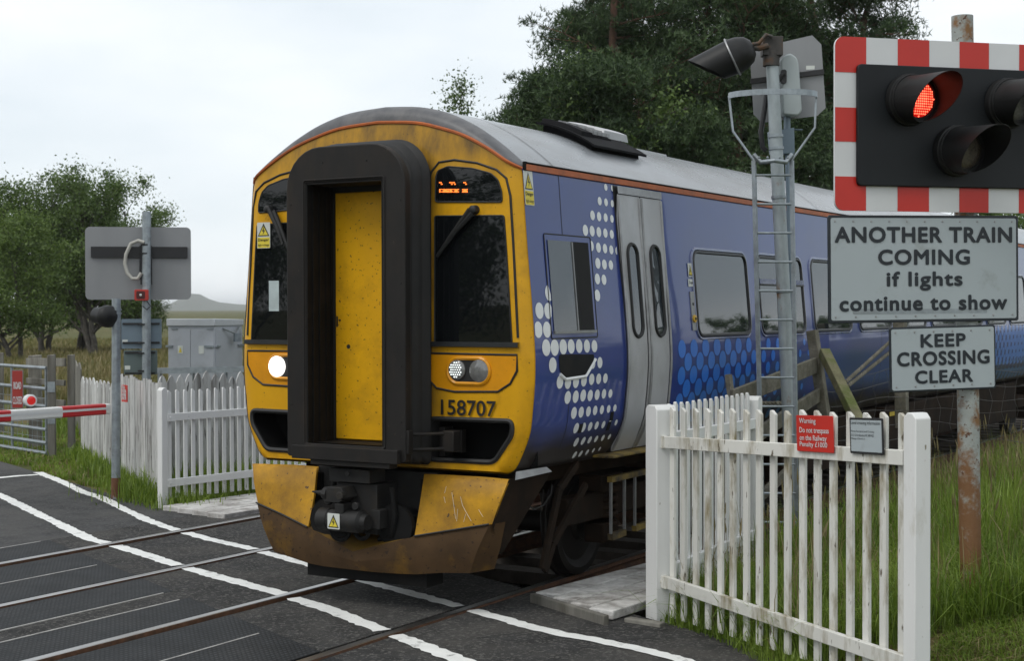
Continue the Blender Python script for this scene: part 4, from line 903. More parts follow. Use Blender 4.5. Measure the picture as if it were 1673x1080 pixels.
# ------------------------------------------------------------------ red light signal with two notice boards, at the right
def lamp(o, ax, parent, r=.115, length=.36, kind='off', up=Vec((0, 0, 1))):
    ax = ax.normalized(); x = ax.cross(up).normalized(); y = x.cross(ax)
    D_ = .12                                     # the lens sits this far in front of the panel
    b = MB(); b.lathe([(-.02, r*1.36), (.0, r*1.38), (.025, r*1.38), (.03, r*1.28), (D_, r*1.22), (D_, r*1.16), (.03, r*1.15)], o, ax, 36); b.tube([o+(x*math.cos(t)+y*math.sin(t))*r*1.3+ax*.05 for t in np.linspace(0, 2*math.pi, 37)[:-1]], .006, 6, 0, True)
    rows = []
    for i in range(61):                          # hood: long above, cut away below
        t = 2*math.pi*i/60; c = math.cos(t); s_ = math.sin(t); ln = .004+length*(.5+.5*s_)**.8
        e = o+(x*c+y*s_)*r*1.225+ax*D_; q = o+(x*c+y*s_)*r*1.195+ax*D_; rows.append([e, e+ax*ln*.5, e+ax*ln, q+ax*ln, q+ax*ln*.5, q])
    b.grid(rows); h = b.build('lamp_hood', m_hood, parent, sharp=50)
    b = MB(); b.lathe([(D_-.03, r*1.17), (D_-.012, r*1.16), (D_-.008, r*1.0), (D_-.02, r*.98)], o, ax, 36); b.build('lens_rim', m_cable, h)
    o2 = o+ax*(D_-.055); b = MB(); b.lathe([(.03, r*1.01), (.045, r*.9), (.055, r*.6), (.058, .002)], o2, ax, 36)
    if kind == 'red':
        M = mat('lens_red_lit', (.35, .004, .004), .3, emit=(1, .012, .006), es=.45); m_dot = mat('red_led', (.8, .1, .08), .3, emit=(1, .16, .08), es=2.3)
        l = b.build('lens', M, h); d = MB(); p = r/7.6
        for i in range(-8, 9):
            for j in range(-8, 9):
                if (i*i+j*j)*p*p < (r*.93)**2: d.lathe([(0, p*.4), (p*.2, p*.26)], o2+x*(i*p)+y*(j*p)+ax*(.059-.018*((i*i+j*j)*p*p/r/r)), ax, 6)
        d.build('led', m_dot, l)
    else: b.build('lens', mat('lens_'+kind, dict(off=(.10, .10, .10), amber=(.085, .07, .055))[kind], .12, var=.3, vs=60, coat=1, bump=.5, bs=90), h, sharp=60)
    return h
SR = (RT*math.cos(R(14.2))+FW*math.sin(R(14.2))); SR.z = 0; SR.normalize()
base = Dp(1587, 990, 9.95); sig = thing('crossing_signal', 'road signal with chequered red and white board, one red lamp lit, on a rusty pole', 'traffic signal', tuple(base))
b = MB(); pt = Dp(1572, 26, 9.95); b.tube([base-Vec((0, 0, .15)), base+(pt-base)*.5, pt], .0705, 22); b.build('pole', m_rpole, sig)
FB = Fr(Dp(1568, 204, 9.8), SR)
(x0, z0), (xr, z1) = FB.at(1364, 343.5), FB.at(1466, 63); x1 = -x0; hz = (z0+z1)/2
ix0, iz1 = FB.at(1398, 104.5); _, iz0 = FB.at(1398, 303.5); ix1 = -ix0
b = MB(); b.prism(rrect(x0, x1, z0, z1, .06, 5), FB, -.02, 0)
bd = b.build('signal_board', m_swh, sig, smooth=False)
b = MB()                                         # red blocks of the chequered border
xs = [x0]+[FB.at(px, 85)[0] for px in (1415, 1466.5, 1518, 1567.5, 1615.5, 1665)]; st = xs[4]-xs[3]
while xs[-1]+st < x1-.12: xs.append(xs[-1]+st)
for i in range(0, len(xs)-1, 2):
    a, c = xs[i], xs[i+1]
    for lo, hi in ((iz1-.012, z1), (z0, iz0+.012)):
        if i == 0: q = rrect(a, c, lo, hi, [.001, .001, .001, .06] if hi == z1 else [.06, .001, .001, .001], 5)
        else: q = [(a, lo), (c, lo), (c, hi), (a, hi)]
        b.face(q, FB, .002)
zs = [FB.at(1380, py)[1] for py in (117.5, 175, 231, 288)]
b.face([(x0, zs[0]), (ix0+.012, zs[0]), (ix0+.012, iz1), (x0, iz1)], FB, .0022); b.face([(x0, zs[3]), (ix0+.012, zs[3]), (ix0+.012, iz0), (x0, iz0)], FB, .0022)
b.face([(x0, zs[1]), (ix0+.012, zs[1]), (ix0+.012, zs[2]), (x0, zs[2])], FB, .0022); b.face([(x1, zs[1]), (ix1-.012, zs[1]), (ix1-.012, zs[2]), (x1, zs[2])], FB, .0022)
b.face([(x1-st, z1), (x1-st, iz1-.01), (x1, iz1-.01), (x1, z1-.05), (x1-.05, z1)], FB, .0024); b.face([(x1-st, z0), (x1-st, iz0+.01), (x1, iz0+.01), (x1, z0+.05), (x1-.05, z0)], FB, .0024)
b.build('red_blocks', m_sred, bd, smooth=False)
b = MB(); b.prism(rrect(ix0, ix1, iz0, iz1, .03, 4), FB, .001, .03); bp = b.build('lamp_panel', m_black, sig, bevel=.006)
th = R(8); axl = (FB.n*math.cos(th)+FB.r*math.sin(th)-FB.u*.05).normalized()
for (px, py), k in (((1480, 164), 'red'), ((1640, 170), 'off'), ((1557, 247), 'amber')):
    a, c = FB.at(px, py); lamp(FB.p(a, c, .035), axl, sig, .121, .31, k)
b = MB()
for z in (iz0+.15, iz1-.15): b.beam(FB.p(x0+.1, z, -.035), FB.p(x1-.1, z, -.035), .05, .03)
b.build('board_brace', m_galv, sig)

def plate(P, depth, yawdeg, texts, m_face, m_bord, m_ink, parent, bw=.02, rivets=(), bold=.0):
    r_ = (RT*math.cos(R(yawdeg))+FW*math.sin(R(yawdeg))); r_.z = 0
    F0 = Fr(Dp(P[0][0], P[0][1], depth), r_); q = F0.quad(P)
    rr = Vec((q[1][0]-q[0][0], q[1][1]-q[0][1])); rr3 = F0.r*rr.x+F0.u*rr.y; uu3 = F0.r*(q[0][0]-q[3][0])+F0.u*(q[0][1]-q[3][1])
    F = Fr(F0.p(*q[3]), rr3, uu3); Q = F.quad(P); w = (Q[1][0]+Q[2][0]-Q[0][0]-Q[3][0])/2; h = (Q[0][1]+Q[1][1]-Q[2][1]-Q[3][1])/2
    b = MB(); b.prism(rrect(0, w, 0, h, .016, 4), F, -.014, 0); s_ = b.build('notice_board', m_bord, parent, bevel=.003)
    b = MB(); b.prism(rrect(bw, w-bw, bw, h-bw, .014, 4), F, -.002, .0025); f_ = b.build('sign_face', m_face, s_, smooth=False)
    b = MB()
    for body, l, t, r_e, bt in texts:
        xa, za = F.at(l, bt); xb, zb = F.at(r_e, t); zm = (F.at((l+r_e)/2, t)[1]+F.at((l+r_e)/2, bt)[1])/2; hh = (zb-za) if abs(zb-za) > 0 else .02
        hh = F.at(l, t)[1]-F.at(l, bt)[1]; b.text(body, F, xa, xb, zm-hh/2, zm+hh/2, .0055, 0, bold, 1.1)
    if texts: b.build('lettering', m_ink, f_, smooth=False)
    if rivets:
        b = MB(); n1, n2 = rivets
        for i in range(n1): b.lathe([(0, .007), (.004, .005)], F.p(bw+.03+(w-2*bw-.06)*i/(n1-1), h-bw-.022, .0025), F.n, 8)
        for i in range(n2): b.lathe([(0, .007), (.004, .005)], F.p(bw+.03+(w-2*bw-.06)*i/(n2-1), bw+.022, .0025), F.n, 8)
        b.build('rivet', m_alu, f_)
    return F, w, h
plate([(1348.5, 351.7), (1663, 352.8), (1661, 525), (1354, 528.6)], 9.6, 14, [
    ('ANOTHER TRAIN', 1363, 370, 1653, 397), ('COMING', 1434, 407, 1584, 433), ('if lights', 1448, 443, 1572, 475), ('continue to show', 1371, 482, 1645, 508)],
    m_sgy, m_sbk, m_sbk, sig, .018, (11, 10), .034)
plate([(1453, 534.8), (1625.6, 529.6), (1627.8, 633.5), (1455, 642)], 9.7, 14, [
    ('KEEP', 1503.5, 545, 1577, 567), ('CROSSING', 1465, 573, 1616, 597), ('CLEAR', 1494.5, 604, 1589, 626)], m_sgy, m_sbk, m_sbk, sig, .012, (6, 6), .034)
for py, w0, w1 in ((372, .85, .25), (508, .85, .25), (548, .45, .1), (622, .45, .1)):
    b = MB(); c = Dp(1587, py, 9.868); b.beam(c-SR*w0, c+SR*w1, .02, .03); b.build('sign_clip', m_galv, sig)

# ------------------------------------------------------------------ tall post with ladder and floodlight
LD = 13.5; lp0 = Dp(1301, 905, LD); lp1 = Dp(1261, 92, LD)
fl = thing('floodlight_post', 'leaning grey post with ladder, safety hoop and hooded black floodlight', 'lamp post', tuple(lp0))
b = MB(); b.tube([lp0-Vec((0, 0, .2)), lp0+(lp1-lp0)*.4, lp1], [.068, .062, .056], 20); b.build('pole', m_galr, fl)
b = MB()
for py in (222, 242, 322, 476): c = Dp(1261+(py-92)*.0492, py, LD); b.lathe([(-.012, .068), (.012, .068)], c, (lp1-lp0), 18)
b.build('pole_band', m_galv, fl)
lad = [(Dp(1231.5, 262, 13.25), Dp(1247, 905, 13.25)), (Dp(1293.5, 262, 13.35), Dp(1303, 905, 13.35))]
for a, c in lad:
    b = MB(); b.beam(a, c, .034, .03, (0, 1, 0)); b.build('ladder_stile', m_galv, fl)
for k in range(13):
    py = 286+k*47.3; t = (py-262)/(905-262); b = MB(); b.tube([lad[0][0]+(lad[0][1]-lad[0][0])*t, lad[1][0]+(lad[1][1]-lad[1][0])*t], .0105, 8); b.build('ladder_rung', m_galv, fl)
b = MB(); hc = Dp(1262, 156, 13.35); hv = SR.copy(); hv = Vec((RT.x, RT.y, 0)).normalized(); hf = Vec((-FW.x, -FW.y, 0)).normalized()
P = [hc+hv*(.385*math.cos(t))+hf*(.4*math.sin(t))+Vec((0, 0, -.02*math.sin(t))) for t in np.linspace(math.pi, 0, 25)]
for p, q in zip(P[:-1], P[1:]): b.beam(p, q, .012, .05)
hz_ = [(P[0], lad[0][0]), (P[-1], lad[1][0])]
for top, bt, bend in ((P[0], lad[0][0], (1197.5, 214)), (P[-1], lad[1][0], (1331.5, 208))):
    m_ = Dp(bend[0], bend[1], 13.3); b.tube([top, m_, bt], .011, 8)
b.build('safety_hoop', m_galv, fl)
b = MB(); a, c = Dp(1231, 252, 13.3), Dp(1294, 252, 13.35); mid = Dp(1265, 262, 13.25); b.tube([a, a+(mid-a)*.35+Vec((0, 0, -.05)), mid, c+(mid-c)*.35+Vec((0, 0, -.05)), c], .022, 8)
for px in (1240, 1254, 1274, 1287): b.lathe([(0, .012), (.015, .01)], Dp(px, 257, 13.2), -FW, 8)
b.build('ladder_bracket', m_galv, fl, bevel=.003)
b = MB(); c = Dp(1259, 76, LD); b.beam(c-hv*.08, c+hv*.1, .14, .17); c2 = Dp(1260, 97, LD); b.tube([c2+Vec((0, 0, .07)), c2-Vec((0, 0, .06))], .075, 14)
b.tube([Dp(x, y, 13.4) for x, y in ((1228, 72), (1240, 70), (1252, 56), (1262, 60))], .018, 8); b.tube([Dp(x, y, 13.42) for x, y in ((1226, 76), (1240, 78), (1255, 74))], .03, 8)
b.build('lamp_bracket', m_brt, fl, bevel=.006)
fo = Dp(1215, 84, 13.4); fa = (Dp(1140, 120, 13.5)-fo).normalized(); x = fa.cross(Vec((0, 0, 1))).normalized(); y = x.cross(fa)
b = MB(); b.lathe([(-.1, .005), (-.09, .07), (-.05, .12), (.02, .15), (.09, .162), (.1, .17), (.115, .17), (.12, .162)], fo, fa, 28); fh = b.build('floodlight', m_hood, fl, sharp=60)
b = MB(); rows = []; rin = []
for i in range(49):
    t = 2*math.pi*i/48; s_ = math.sin(t); ln = .13+.24*(.5+.5*s_); r_ = .16
    e = fo+(x*math.cos(t)+y*s_)*r_; e1 = fo+(x*math.cos(t)+y*s_)*(r_*.92); rows.append([e+fa*.11, e1+fa*(.11+ln)]); rin.append([e1*1+fa*(.11+ln)-(x*math.cos(t)+y*s_)*.006, e+fa*.11-(x*math.cos(t)+y*s_)*.006])
b.grid([a+c for a, c in zip(rows, rin)]); b.build('floodlight_hood', m_hood, fh, sharp=60)
b = MB(); b.prism(circ(0, 0, .15), Fr(fo+fa*.1, x, y), -.004, 0); b.build('floodlight_glass', m_lens, fh)
b = MB(); b.box(tuple(fo+x*-.02+fa*.1-Vec((.02, .02, .03))), tuple(fo+fa*.13+Vec((.02, .03, .04)))); b.tube([fo+(x*math.cos(t)+y*math.sin(t))*.172+fa*.108 for t in np.linspace(0, 2*math.pi, 30)[:-1]], .008, 6, 0, True); b.build('clip', m_alu, fh)
# board seen from behind, and the grey box
bf = Fr(Dp(1288, 130, 13.75), Vec((RT*math.cos(R(8))-FW*math.sin(R(8))).to_2d().to_3d()))
b = MB(); P = bf.quad([(1240, 77), (1327, 57), (1342, 72), (1349, 176), (1335, 189), (1244, 200), (1231, 186), (1225.5, 92)]); b.prism(P, bf, -.008, .0); bb = b.build('sign_board_back', m_sback, fl, smooth=False)
b = MB(); a = bf.at(1226, 133); c = bf.at(1346, 117); b.beam(bf.p(*a, .015), bf.p(*c, .015), .03, .045); b.build('board_channel', m_cable, bb)
a = bf.at(1317, 107); c = bf.at(1331, 113); b = MB(); b.prism(rrect(a[0], c[0], c[1], a[1], .003, 2), bf, .001, .003); b.build('label_plate', m_sw, bb)
gf = Fr(Dp(1290, 140, 13.62), hv); b = MB(); P = gf.quad([(1274, 100), (1279, 92), (1290, 87), (1301, 95), (1304, 108), (1309, 182), (1303, 190), (1277, 188)]); b.prism(smooth_poly(P, .03), gf, -.12, .05); jb_ = b.build('junction_box', mat('box_pale_grey', (.36, .40, .40), .45, var=.06), fl, bevel=.015)
b = MB(); b.prism(rrect(*[gf.at(1273.5, 100)[0], gf.at(1283, 100)[0]], *[gf.at(1280, 138)[1], gf.at(1280, 115)[1]], .02), gf, .05, .07); b.build('cable_entry', m_cable, jb_)
b = MB(); b.tube([Dp(px, py, 13.55) for px, py in ((1280, 120), (1268, 135), (1252, 155), (1248, 185), (1243, 215), (1246, 240), (1252, 246))], .024, 8); b.build('cable', m_cable, fl)
b = MB(); f2 = Fr(Dp(1290, 230, 13.7), hv); P = f2.quad([(1278, 212), (1296, 209), (1297, 252), (1258, 252), (1255, 215)]); b.prism(P, f2, -.05, .05); b.tube([Dp(1286, 190, 13.7), Dp(1286, 215, 13.7)], .03, 10); b.beam(Dp(1282, 211, 13.7), Dp(1311, 212, 13.7), .05, .012); b.tube([Dp(1286, 250, 13.7), Dp(1300, 800, 13.7)], .022, 8); b.build('switch_box', m_sbl, fl, bevel=.006)

# ------------------------------------------------------------------ white picket fences on the right
A0 = Vec((2.10, .60, float(hterr(2.1, .6)))); B0 = Vec((4.40, -1.03, .03)); LN = -.03
def picket_fence(name, label, A, B, n, zt0, zt1, zb0, zb1, r0, r1, w, mA, mP, group, lean=LN, post_w=(.165, .105), h0=1.52, h1=1.64, posts=(True, True), th=.022):
    f = thing(name, label, 'fence', tuple(A), group); d = (B-A); d.z = 0; ln = d.length; d.normalize(); n_ = Vec((d.y, -d.x, 0))
    def pos(t, z, off=0): p = A+d*(ln*t)+n_*off; return Vec((p.x, p.y, 0))+d*(lean*z)+Vec((0, 0, z))
    for i in range(n):
        t = (i+.9)/(n+.8)+random.uniform(-.002, .002); zb = zb0+(zb1-zb0)*t; zt = zt0+(zt1-zt0)*t+random.uniform(-.006, .006); b = MB(); k = random.uniform(-.004, .004)
        F = Fr(pos(t, 0), d, Vec((0, 0, 1))+d*(lean+k)); x_ = -w/2; b.prism([(x_, zb), (-x_, zb), (-x_, zt-.025), (x_*.3, zt), (x_*.75, zt), (x_, zt-.008)], F, -th-.003, -.003); b.build('picket', mP, f, bevel=.003)
    for (za, zc) in (r0, r1):
        b = MB(); b.beam(pos(.012, za, .02), pos(.988, zc, .02), .04, .085); rl = b.build('rail', mP, f, bevel=.004)
        b = MB(); b.beam(pos(.012, za, .044), pos(.055, za+(zc-za)*.05, .044), .008, .084); b.lathe([(0, .014), (.01, .012)], pos(.03, za, .046), n_, 8); b.build('end_plate', mP, rl)
    for k, (t, h) in enumerate(((0, h0), (1, h1))):
        if not posts[k]: continue
        b = MB(); pw = post_w[k]/2; F = Fr(pos(t, 0), d, Vec((0, 0, 1))+d*lean); P = [(-pw, -.3), (pw, -.3), (pw, h-.03), (pw-.03, h), (-pw+.03, h), (-pw, h-.03)]
        b.prism(P, F, -pw, pw); b.build('post', mA, f, bevel=.006)
    return f
picket_fence('picket_fence', 'white picket fence nearest the camera carrying a red warning sign', A0, B0, 17, 1.50, 1.635, .0, .08, (1.255, 1.385), (.26, .245), .058, m_wht, m_whd, 'white picket fences')
C0 = Vec((1.96, 2.75, float(hterr(1.96, 2.75))))
picket_fence('picket_fence', 'white picket fence running back beside the train from the corner post', A0+Vec((-.02, .12, 0)), C0, 15, 1.52, 1.50, .05, .1, (1.27, 1.24), (.3, .3), .05, m_wht, m_wht, 'white picket fences', 0., posts=(False, True), post_w=(.12, .12), h1=1.47)
# signs hung on the fence
dF = (B0-A0); dF.z = 0; dF.normalize(); nF = Vec((dF.y, -dF.x, 0)); FF = Fr(Vec((A0.x, A0.y, 0))+nF*.056, dF, Vec((0, 0, 1))+dF*LN)
def fence_sign(name, label, P, m_face, m_ink, texts, bord=None, bold=.007):
    q = FF.quad(P); w = (q[1][0]+q[2][0]-q[0][0]-q[3][0])/2; h = (q[0][1]+q[1][1]-q[2][1]-q[3][1])/2; cx_ = sum(a for a, _ in q)/4; cz_ = sum(c for _, c in q)/4
    F = Fr(FF.p(cx_, cz_), FF.r+FF.u*((q[1][1]-q[0][1]+q[2][1]-q[3][1])/2/w), FF.u); b = MB()
    b.prism(rrect(-w/2, w/2, -h/2, h/2, .008, 3), F, -.006, 0); s_ = b.build(name, bord or m_face, None, loc=tuple(F.p(0, 0)), bevel=.002, label=label, cat='sign')
    if bord: b = MB(); b.prism(rrect(-w/2+.013, w/2-.013, -h/2+.013, h/2-.013, .006, 3), F, -.001, .0015); b.build('sign_face', m_face, s_, smooth=False)
    b = MB()
    for body, l, t, r_e, bt in texts:
        xa, za = F.at(l, bt); xb, zb = F.at(r_e, t); hh = F.at(l, t)[1]-za; zm = (F.at((l+r_e)/2, t)[1]+F.at((l+r_e)/2, bt)[1])/2; b.text(body, F, xa, xb, zm-hh/2, zm+hh/2, .003, 0, bold)
    b.build('lettering', m_ink, s_, smooth=False); return s_
fence_sign('warning_sign', 'red warning sign with white words against trespass fixed to white pickets', [(1300.5, 678.5), (1360.5, 680), (1362, 741), (1302, 737)], m_sred, m_swh,
    [('Warning', 1306.5, 683.5, 1333, 694.5), ('Do not trespass', 1307, 699, 1354.5, 710.5), ('on the Railway', 1307.5, 711.5, 1351, 723), ('Penalty £1000', 1307.5, 722.5, 1352, 733)])
fence_sign('information_sign', 'small grey sign with black border and tiny text fixed to white pickets', [(1387.5, 682), (1442, 684), (1444, 744), (1389, 741)], m_sgy, m_let,
    [('Level crossing information', 1391, 688.5, 1438, 695.5), ('Name Forsinard Level Crossing', 1391.5, 703.5, 1428.5, 707.5), ('O.S. Grid reference NC 889 425', 1391.5, 709.5, 1428, 713.5), ('Mileage 125m 01ch', 1391.5, 715.5, 1413.5, 719)], m_let, .0)

# ------------------------------------------------------------------ timber guards beside the track
def guard(name, label, boards, group, n=3):
    b0 = boards[0][0]; g = thing(name, label, 'timber guard', tuple(b0), group)
    for a, c, w, t in boards: b = MB(); b.beam(a, c, w, t); b.build('plank', m_lwd, g, bevel=.008)
    return g
def gz_(v, dz): return Vec((v.x, v.y, dz))
dk = Vec((.05, 1, 0)).normalized()
tg = thing('timber_guard', 'bleached grey timber guard lying beside the near rail by the white fence', 'timber guard', (1.45, 1.4, -.1), 'timber guards by the rails')
for k in range(4):
    x = 1.14+k*.21; y_0 = .62-k*.11; b = MB(); b.beam((x, y_0, .03+.0*k), (x+.1, y_0+2.6, -.02), .2, .07); b.build('plank', m_lwd, tg, bevel=.01)
b = MB(); b.beam((1.02, .62, -.0), (1.88, .16, -.0), .05, .11); b.build('end_plank', m_gwd, tg, bevel=.008)
b = MB(); b.beam((1.95, .35, -.02), (2.25, .3, -.02), .08, .07); b.build('block', m_gwd, tg, bevel=.008)
tg = thing('timber_guard', 'grey timber guard lying beside the far rail by the left white fence', 'timber guard', (-4.6, 3.3, -.1), 'timber guards by the rails')
for k in range(4):
    x = -5.0+k*.27; b = MB(); b.beam((x, 3.1-k*.06, -.0), (x+.05, 5.6, -.03), .25, .08); b.build('plank', m_lwd, tg, bevel=.01)

# ------------------------------------------------------------------ left side: fences, posts, barrier
def yof(p): return Vec((p.x, p.y, float(hterr(p.x, p.y))))
L0 = Vec((-5.27, 3.26, -.02)); _q = Dp(411, 790, 17.95); L1 = L0+(Vec((_q.x, _q.y, -.06))-L0)*1.9
picket_fence('picket_fence', 'low white picket fence with slim posts left of the train front', L0, L1, 21, 1.30, 1.30, .08, .05, (1.0, 1.0), (.26, .26), .05, m_wht, m_wht, 'white picket fences', 0., posts=(True, True), post_w=(.085, .09), h0=1.34, h1=1.34, th=.02)
def board_fence(name, label, A, B, n, w, zt, material, pointed=True, rails=True, gap=1., group=None, vary=.02):
    f = thing(name, label, 'fence', tuple(A), group); d = B-A; ln = math.hypot(d.x, d.y); n_ = Vec((d.y, -d.x, 0)).normalized(); dh = Vec((d.x, d.y, 0)).normalized()
    for i in range(n):
        t = (i+.5)/n; p = A+d*t; z1 = p.z+zt+random.uniform(-vary, vary); ww = (ln/n if w is None else w)*random.uniform(.96, 1.03); b = MB(); k = random.uniform(-.012, .012)
        F = Fr(Vec((p.x, p.y, p.z))+n_*random.uniform(-.006, .006), dh, Vec((0, 0, 1))+dh*k); h = z1-p.z
        P = [(-ww/2, -.03), (ww/2, -.03), (ww/2, h-.11), (ww*.22, h-.03), (0, h), (-ww*.22, h-.03), (-ww/2, h-.11)] if pointed else [(-ww/2, -.03), (ww/2, -.03), (ww/2, h), (-ww/2, h-.008)]
        b.prism(P, F, -.01, .01); b.build('board', material, f)
    for z in (.35, zt-.35):
        b = MB(); b.beam(A-n_*.035+Vec((0, 0, z)), B-n_*.035+Vec((0, 0, z)), .04, .08); b.build('rail', material, f)
    return f
# close-boarded fence: long run towards the camera, and the run behind the low pickets
Q0 = yof(Gp(134, 744)); Q1 = yof(Gp(204, 785)); Q2 = Vec((-5.55, 3.55, -.02))
board_fence('boarded_fence', 'weathered white pointed board fence beside the grey boards', Q0, Q1-(Q1-Q0)*.12, 10, None, 1.27, m_wpl, group='weathered white boarded fences')
Q1b = Q1-(Q1-Q0)*.06
board_fence('boarded_fence', 'peeling white close boarded fence behind the galvanised post', Q1b, Q2, 17, None, 1.40, m_wpl, pointed=False, group='weathered white boarded fences', vary=.03)
Q3 = Dp(440, 740, 19.8); Q3.z = -.08; Q2b = Dp(258, 740, 18.6); Q2b.z = -.05
board_fence('boarded_fence', 'white pointed board fence standing behind the low white pickets', Q2b, Q3, 13, None, 1.46, m_wpl, group='weathered white boarded fences', vary=.04)
G0 = yof(Gp(112, 690, 0)); G1 = yof(Gp(133, 715, 0))
board_fence('boarded_fence', 'short run of bare grey pointed boards beside the field gate', G0, G1, 4, None, 1.35, m_gwd)
# small red sign on the boarded fence
pf = Fr(Dp(203, 643, 18.3), Vec((RT*math.cos(R(52))-FW*math.sin(R(52))).to_2d().to_3d())); q = pf.quad([(198.5, 630), (207.5, 629), (207.5, 657), (198.5, 657.5)])
b = MB(); w_ = abs(q[1][0]-q[0][0])/2; h_ = abs(q[0][1]-q[3][1])/2; b.prism(rrect(-w_, w_, -h_, h_, .01), pf, -.01, 0)
s_ = b.build('warning_sign', m_sred, None, loc=tuple(pf.p(0, 0)), label='small red sign seen edge on, fixed to the peeling white boards', cat='sign')
b = MB()
for k in range(4): b.text(('Warning', 'Do not trespass', 'on the Railway', 'Penalty £1000')[k], pf, -w_*.75, w_*(.75 if k else .3), h_*(.55-.42*k)-.02, h_*(.55-.42*k)+.05, .003, 0, .01)
b.build('lettering', m_swh, s_, smooth=False)

# round galvanised post carrying a signal seen from behind
p0 = Vec((-6.36, 3.62, -.03)); p1 = Dp(190, 488, (p0-CAM).dot(FW)); gp = thing('signal_post', 'galvanised post with rusty foot and black signal lamp seen from behind', 'signal post', tuple(p0))
b = MB(); b.tube([p0, p0+(p1-p0)*.5, p1], .052, 18); b.build('pole', m_galv, gp)
b = MB(); b.tube([p0+Vec((0, 0, -.01)), p0+(p1-p0)*.11], [.0545, .0535], 18); b.build('rusty_foot', mat('rust_patch', (.14, .06, .03), .85, var=.3, vs=12, dirt=(.3, .33, .35), ds=8, dlo=.55, dhi=.62), gp)
b = MB()
for py in (506, 512): c = Dp(190, py, (p0-CAM).dot(FW)); b.lathe([(-.01, .062), (.01, .062)], c, (0, 0, 1), 16); b.beam(c+Vec((.04, -.04, 0)), c-Vec((.14, .14, 0)), .02, .02)
b.build('clamp', m_galv, gp)
dpt = (p0-CAM).dot(FW)-.05; o = Dp(176, 517, dpt); a_ = (Dp(147, 514, dpt+.25)-o).normalized()
b = MB(); b.lathe([(-.10, .06), (-.05, .12), (-.03, .13), (.02, .133), (.025, .122), (.08, .118)], o, a_, 26); lm = b.build('signal_lamp', m_hood, gp, sharp=60)
b = MB(); b.lathe([(.08, .105), (.22, .098), (.221, .085)], o, a_, 26); b.build('lamp_hood', m_hood, lm, sharp=60)

# grey post with the back of a warning light board, a siren and two small boards
p0 = Vec((-9.95, 7.81, -.05)); d0 = (p0-CAM).dot(FW); p1 = Dp(239.5, 346, d0); cs = thing('crossing_signal', 'grey post with the plain grey back of a signal board and a red siren', 'traffic signal', tuple(p0))
b = MB(); b.tube([p0, p0+(p1-p0)*.5, p1], .068, 20); b.build('pole', m_galv, cs)
SB = Vec((RT.x, RT.y, 0)).normalized()*.985+Vec((FW.x, FW.y, 0)).normalized()*.17; fb = Fr(Dp(239, 430, d0+.13), SB)
P = fb.quad([(139.5, 367.5), (312.5, 374), (311.5, 491), (139, 488)]); x0_, x1_ = (P[0][0]+P[3][0])/2, (P[1][0]+P[2][0])/2; zt_, zb_ = (P[0][1]+P[1][1])/2, (P[2][1]+P[3][1])/2
b = MB(); b.prism(rrect(x0_, x1_, zb_, zt_, .075, 6), fb, -.02, 0); sbk = b.build('sign_board_back', m_sback, cs, smooth=False)
b = MB(); zc = fb.at(200, 412)[1]; b.prism(rrect(x0_+.09, x1_-.05, zc-.085, zc+.085, .01), fb, .0, .05); b.box(tuple(fb.p(-.09, zc-.5, .0)), tuple(fb.p(.09, zc+.1, .05))); b.prism(rrect(-.1, .06, zc-.42, zc+.1, .01), fb, 0, .06); b.build('board_channel', m_cable, sbk)
b = MB(); cc = Dp(222, 425, d0-.02); b.tube([Dp(px, py, d0-.06) for px, py in ((236, 396), (226, 393), (214, 398), (206, 415), (204, 430), (208, 446), (216, 455), (225, 455), (231, 446))], .028, 10); b.build('conduit', m_cond, cs)
b = MB()
for py in (400, 414, 530, 560, 577, 606): b.lathe([(-.012, .076), (.012, .076)], Dp(238-(py-400)*.024, py, d0), (0, 0, 1), 18)
b.build('pole_band', m_cable, cs)
sf_ = Fr(Dp(231, 482, d0-.15), SB); b = MB(); b.prism(rrect(-.105, .105, -.085, .085, .02), sf_, -.12, .0); sr = b.build('siren', m_ored, cs, bevel=.006)
b = MB(); b.prism(rrect(-.075, .055, -.06, .06, .02), sf_, .001, .003); b.build('siren_mouth', mat('siren_dark', (.06, .008, .006), .5), sr); b = MB(); b.lathe([(0, .02), (.02, .012)], sf_.p(-.01, 0, .003), sf_.n, 12); b.build('siren_button', m_sw, sr)
for P, M_, rows_ in (([(198, 519), (264, 521), (263, 569.5), (198, 569)], m_sbl, (529, 560)), ([(202, 571), (257, 572), (256, 612), (203, 612)], m_sgr, (576, 610))):
    f3 = Fr(Dp(232, 545, d0+.1), SB); q = f3.quad(P); b = MB(); b.prism(rrect(q[0][0], q[1][0], q[2][1], q[1][1], .02), f3, -.012, 0); s3 = b.build('small_board_back', M_, cs, smooth=False)
    for r_ in rows_: z = f3.at(230, r_)[1]; b = MB(); b.beam(f3.p(q[0][0]+.02, z, .014), f3.p(q[1][0]-.03, z, .014), .02, .03); b.build('board_channel', m_cable, s3)
    b = MB(); a = f3.at(P[0][0]+2, P[2][1]-8); b.prism(rrect(a[0], a[0]+.08, a[1], a[1]+.06, .003), f3, .001, .003); b.build('label_plate', m_sw, s3)
b = MB(); b.tube([Dp(px, py, d0-.08) for px, py in ((240, 492), (246, 500), (240, 506), (233, 500))], .008, 6); b.build('wire', m_cable, cs)

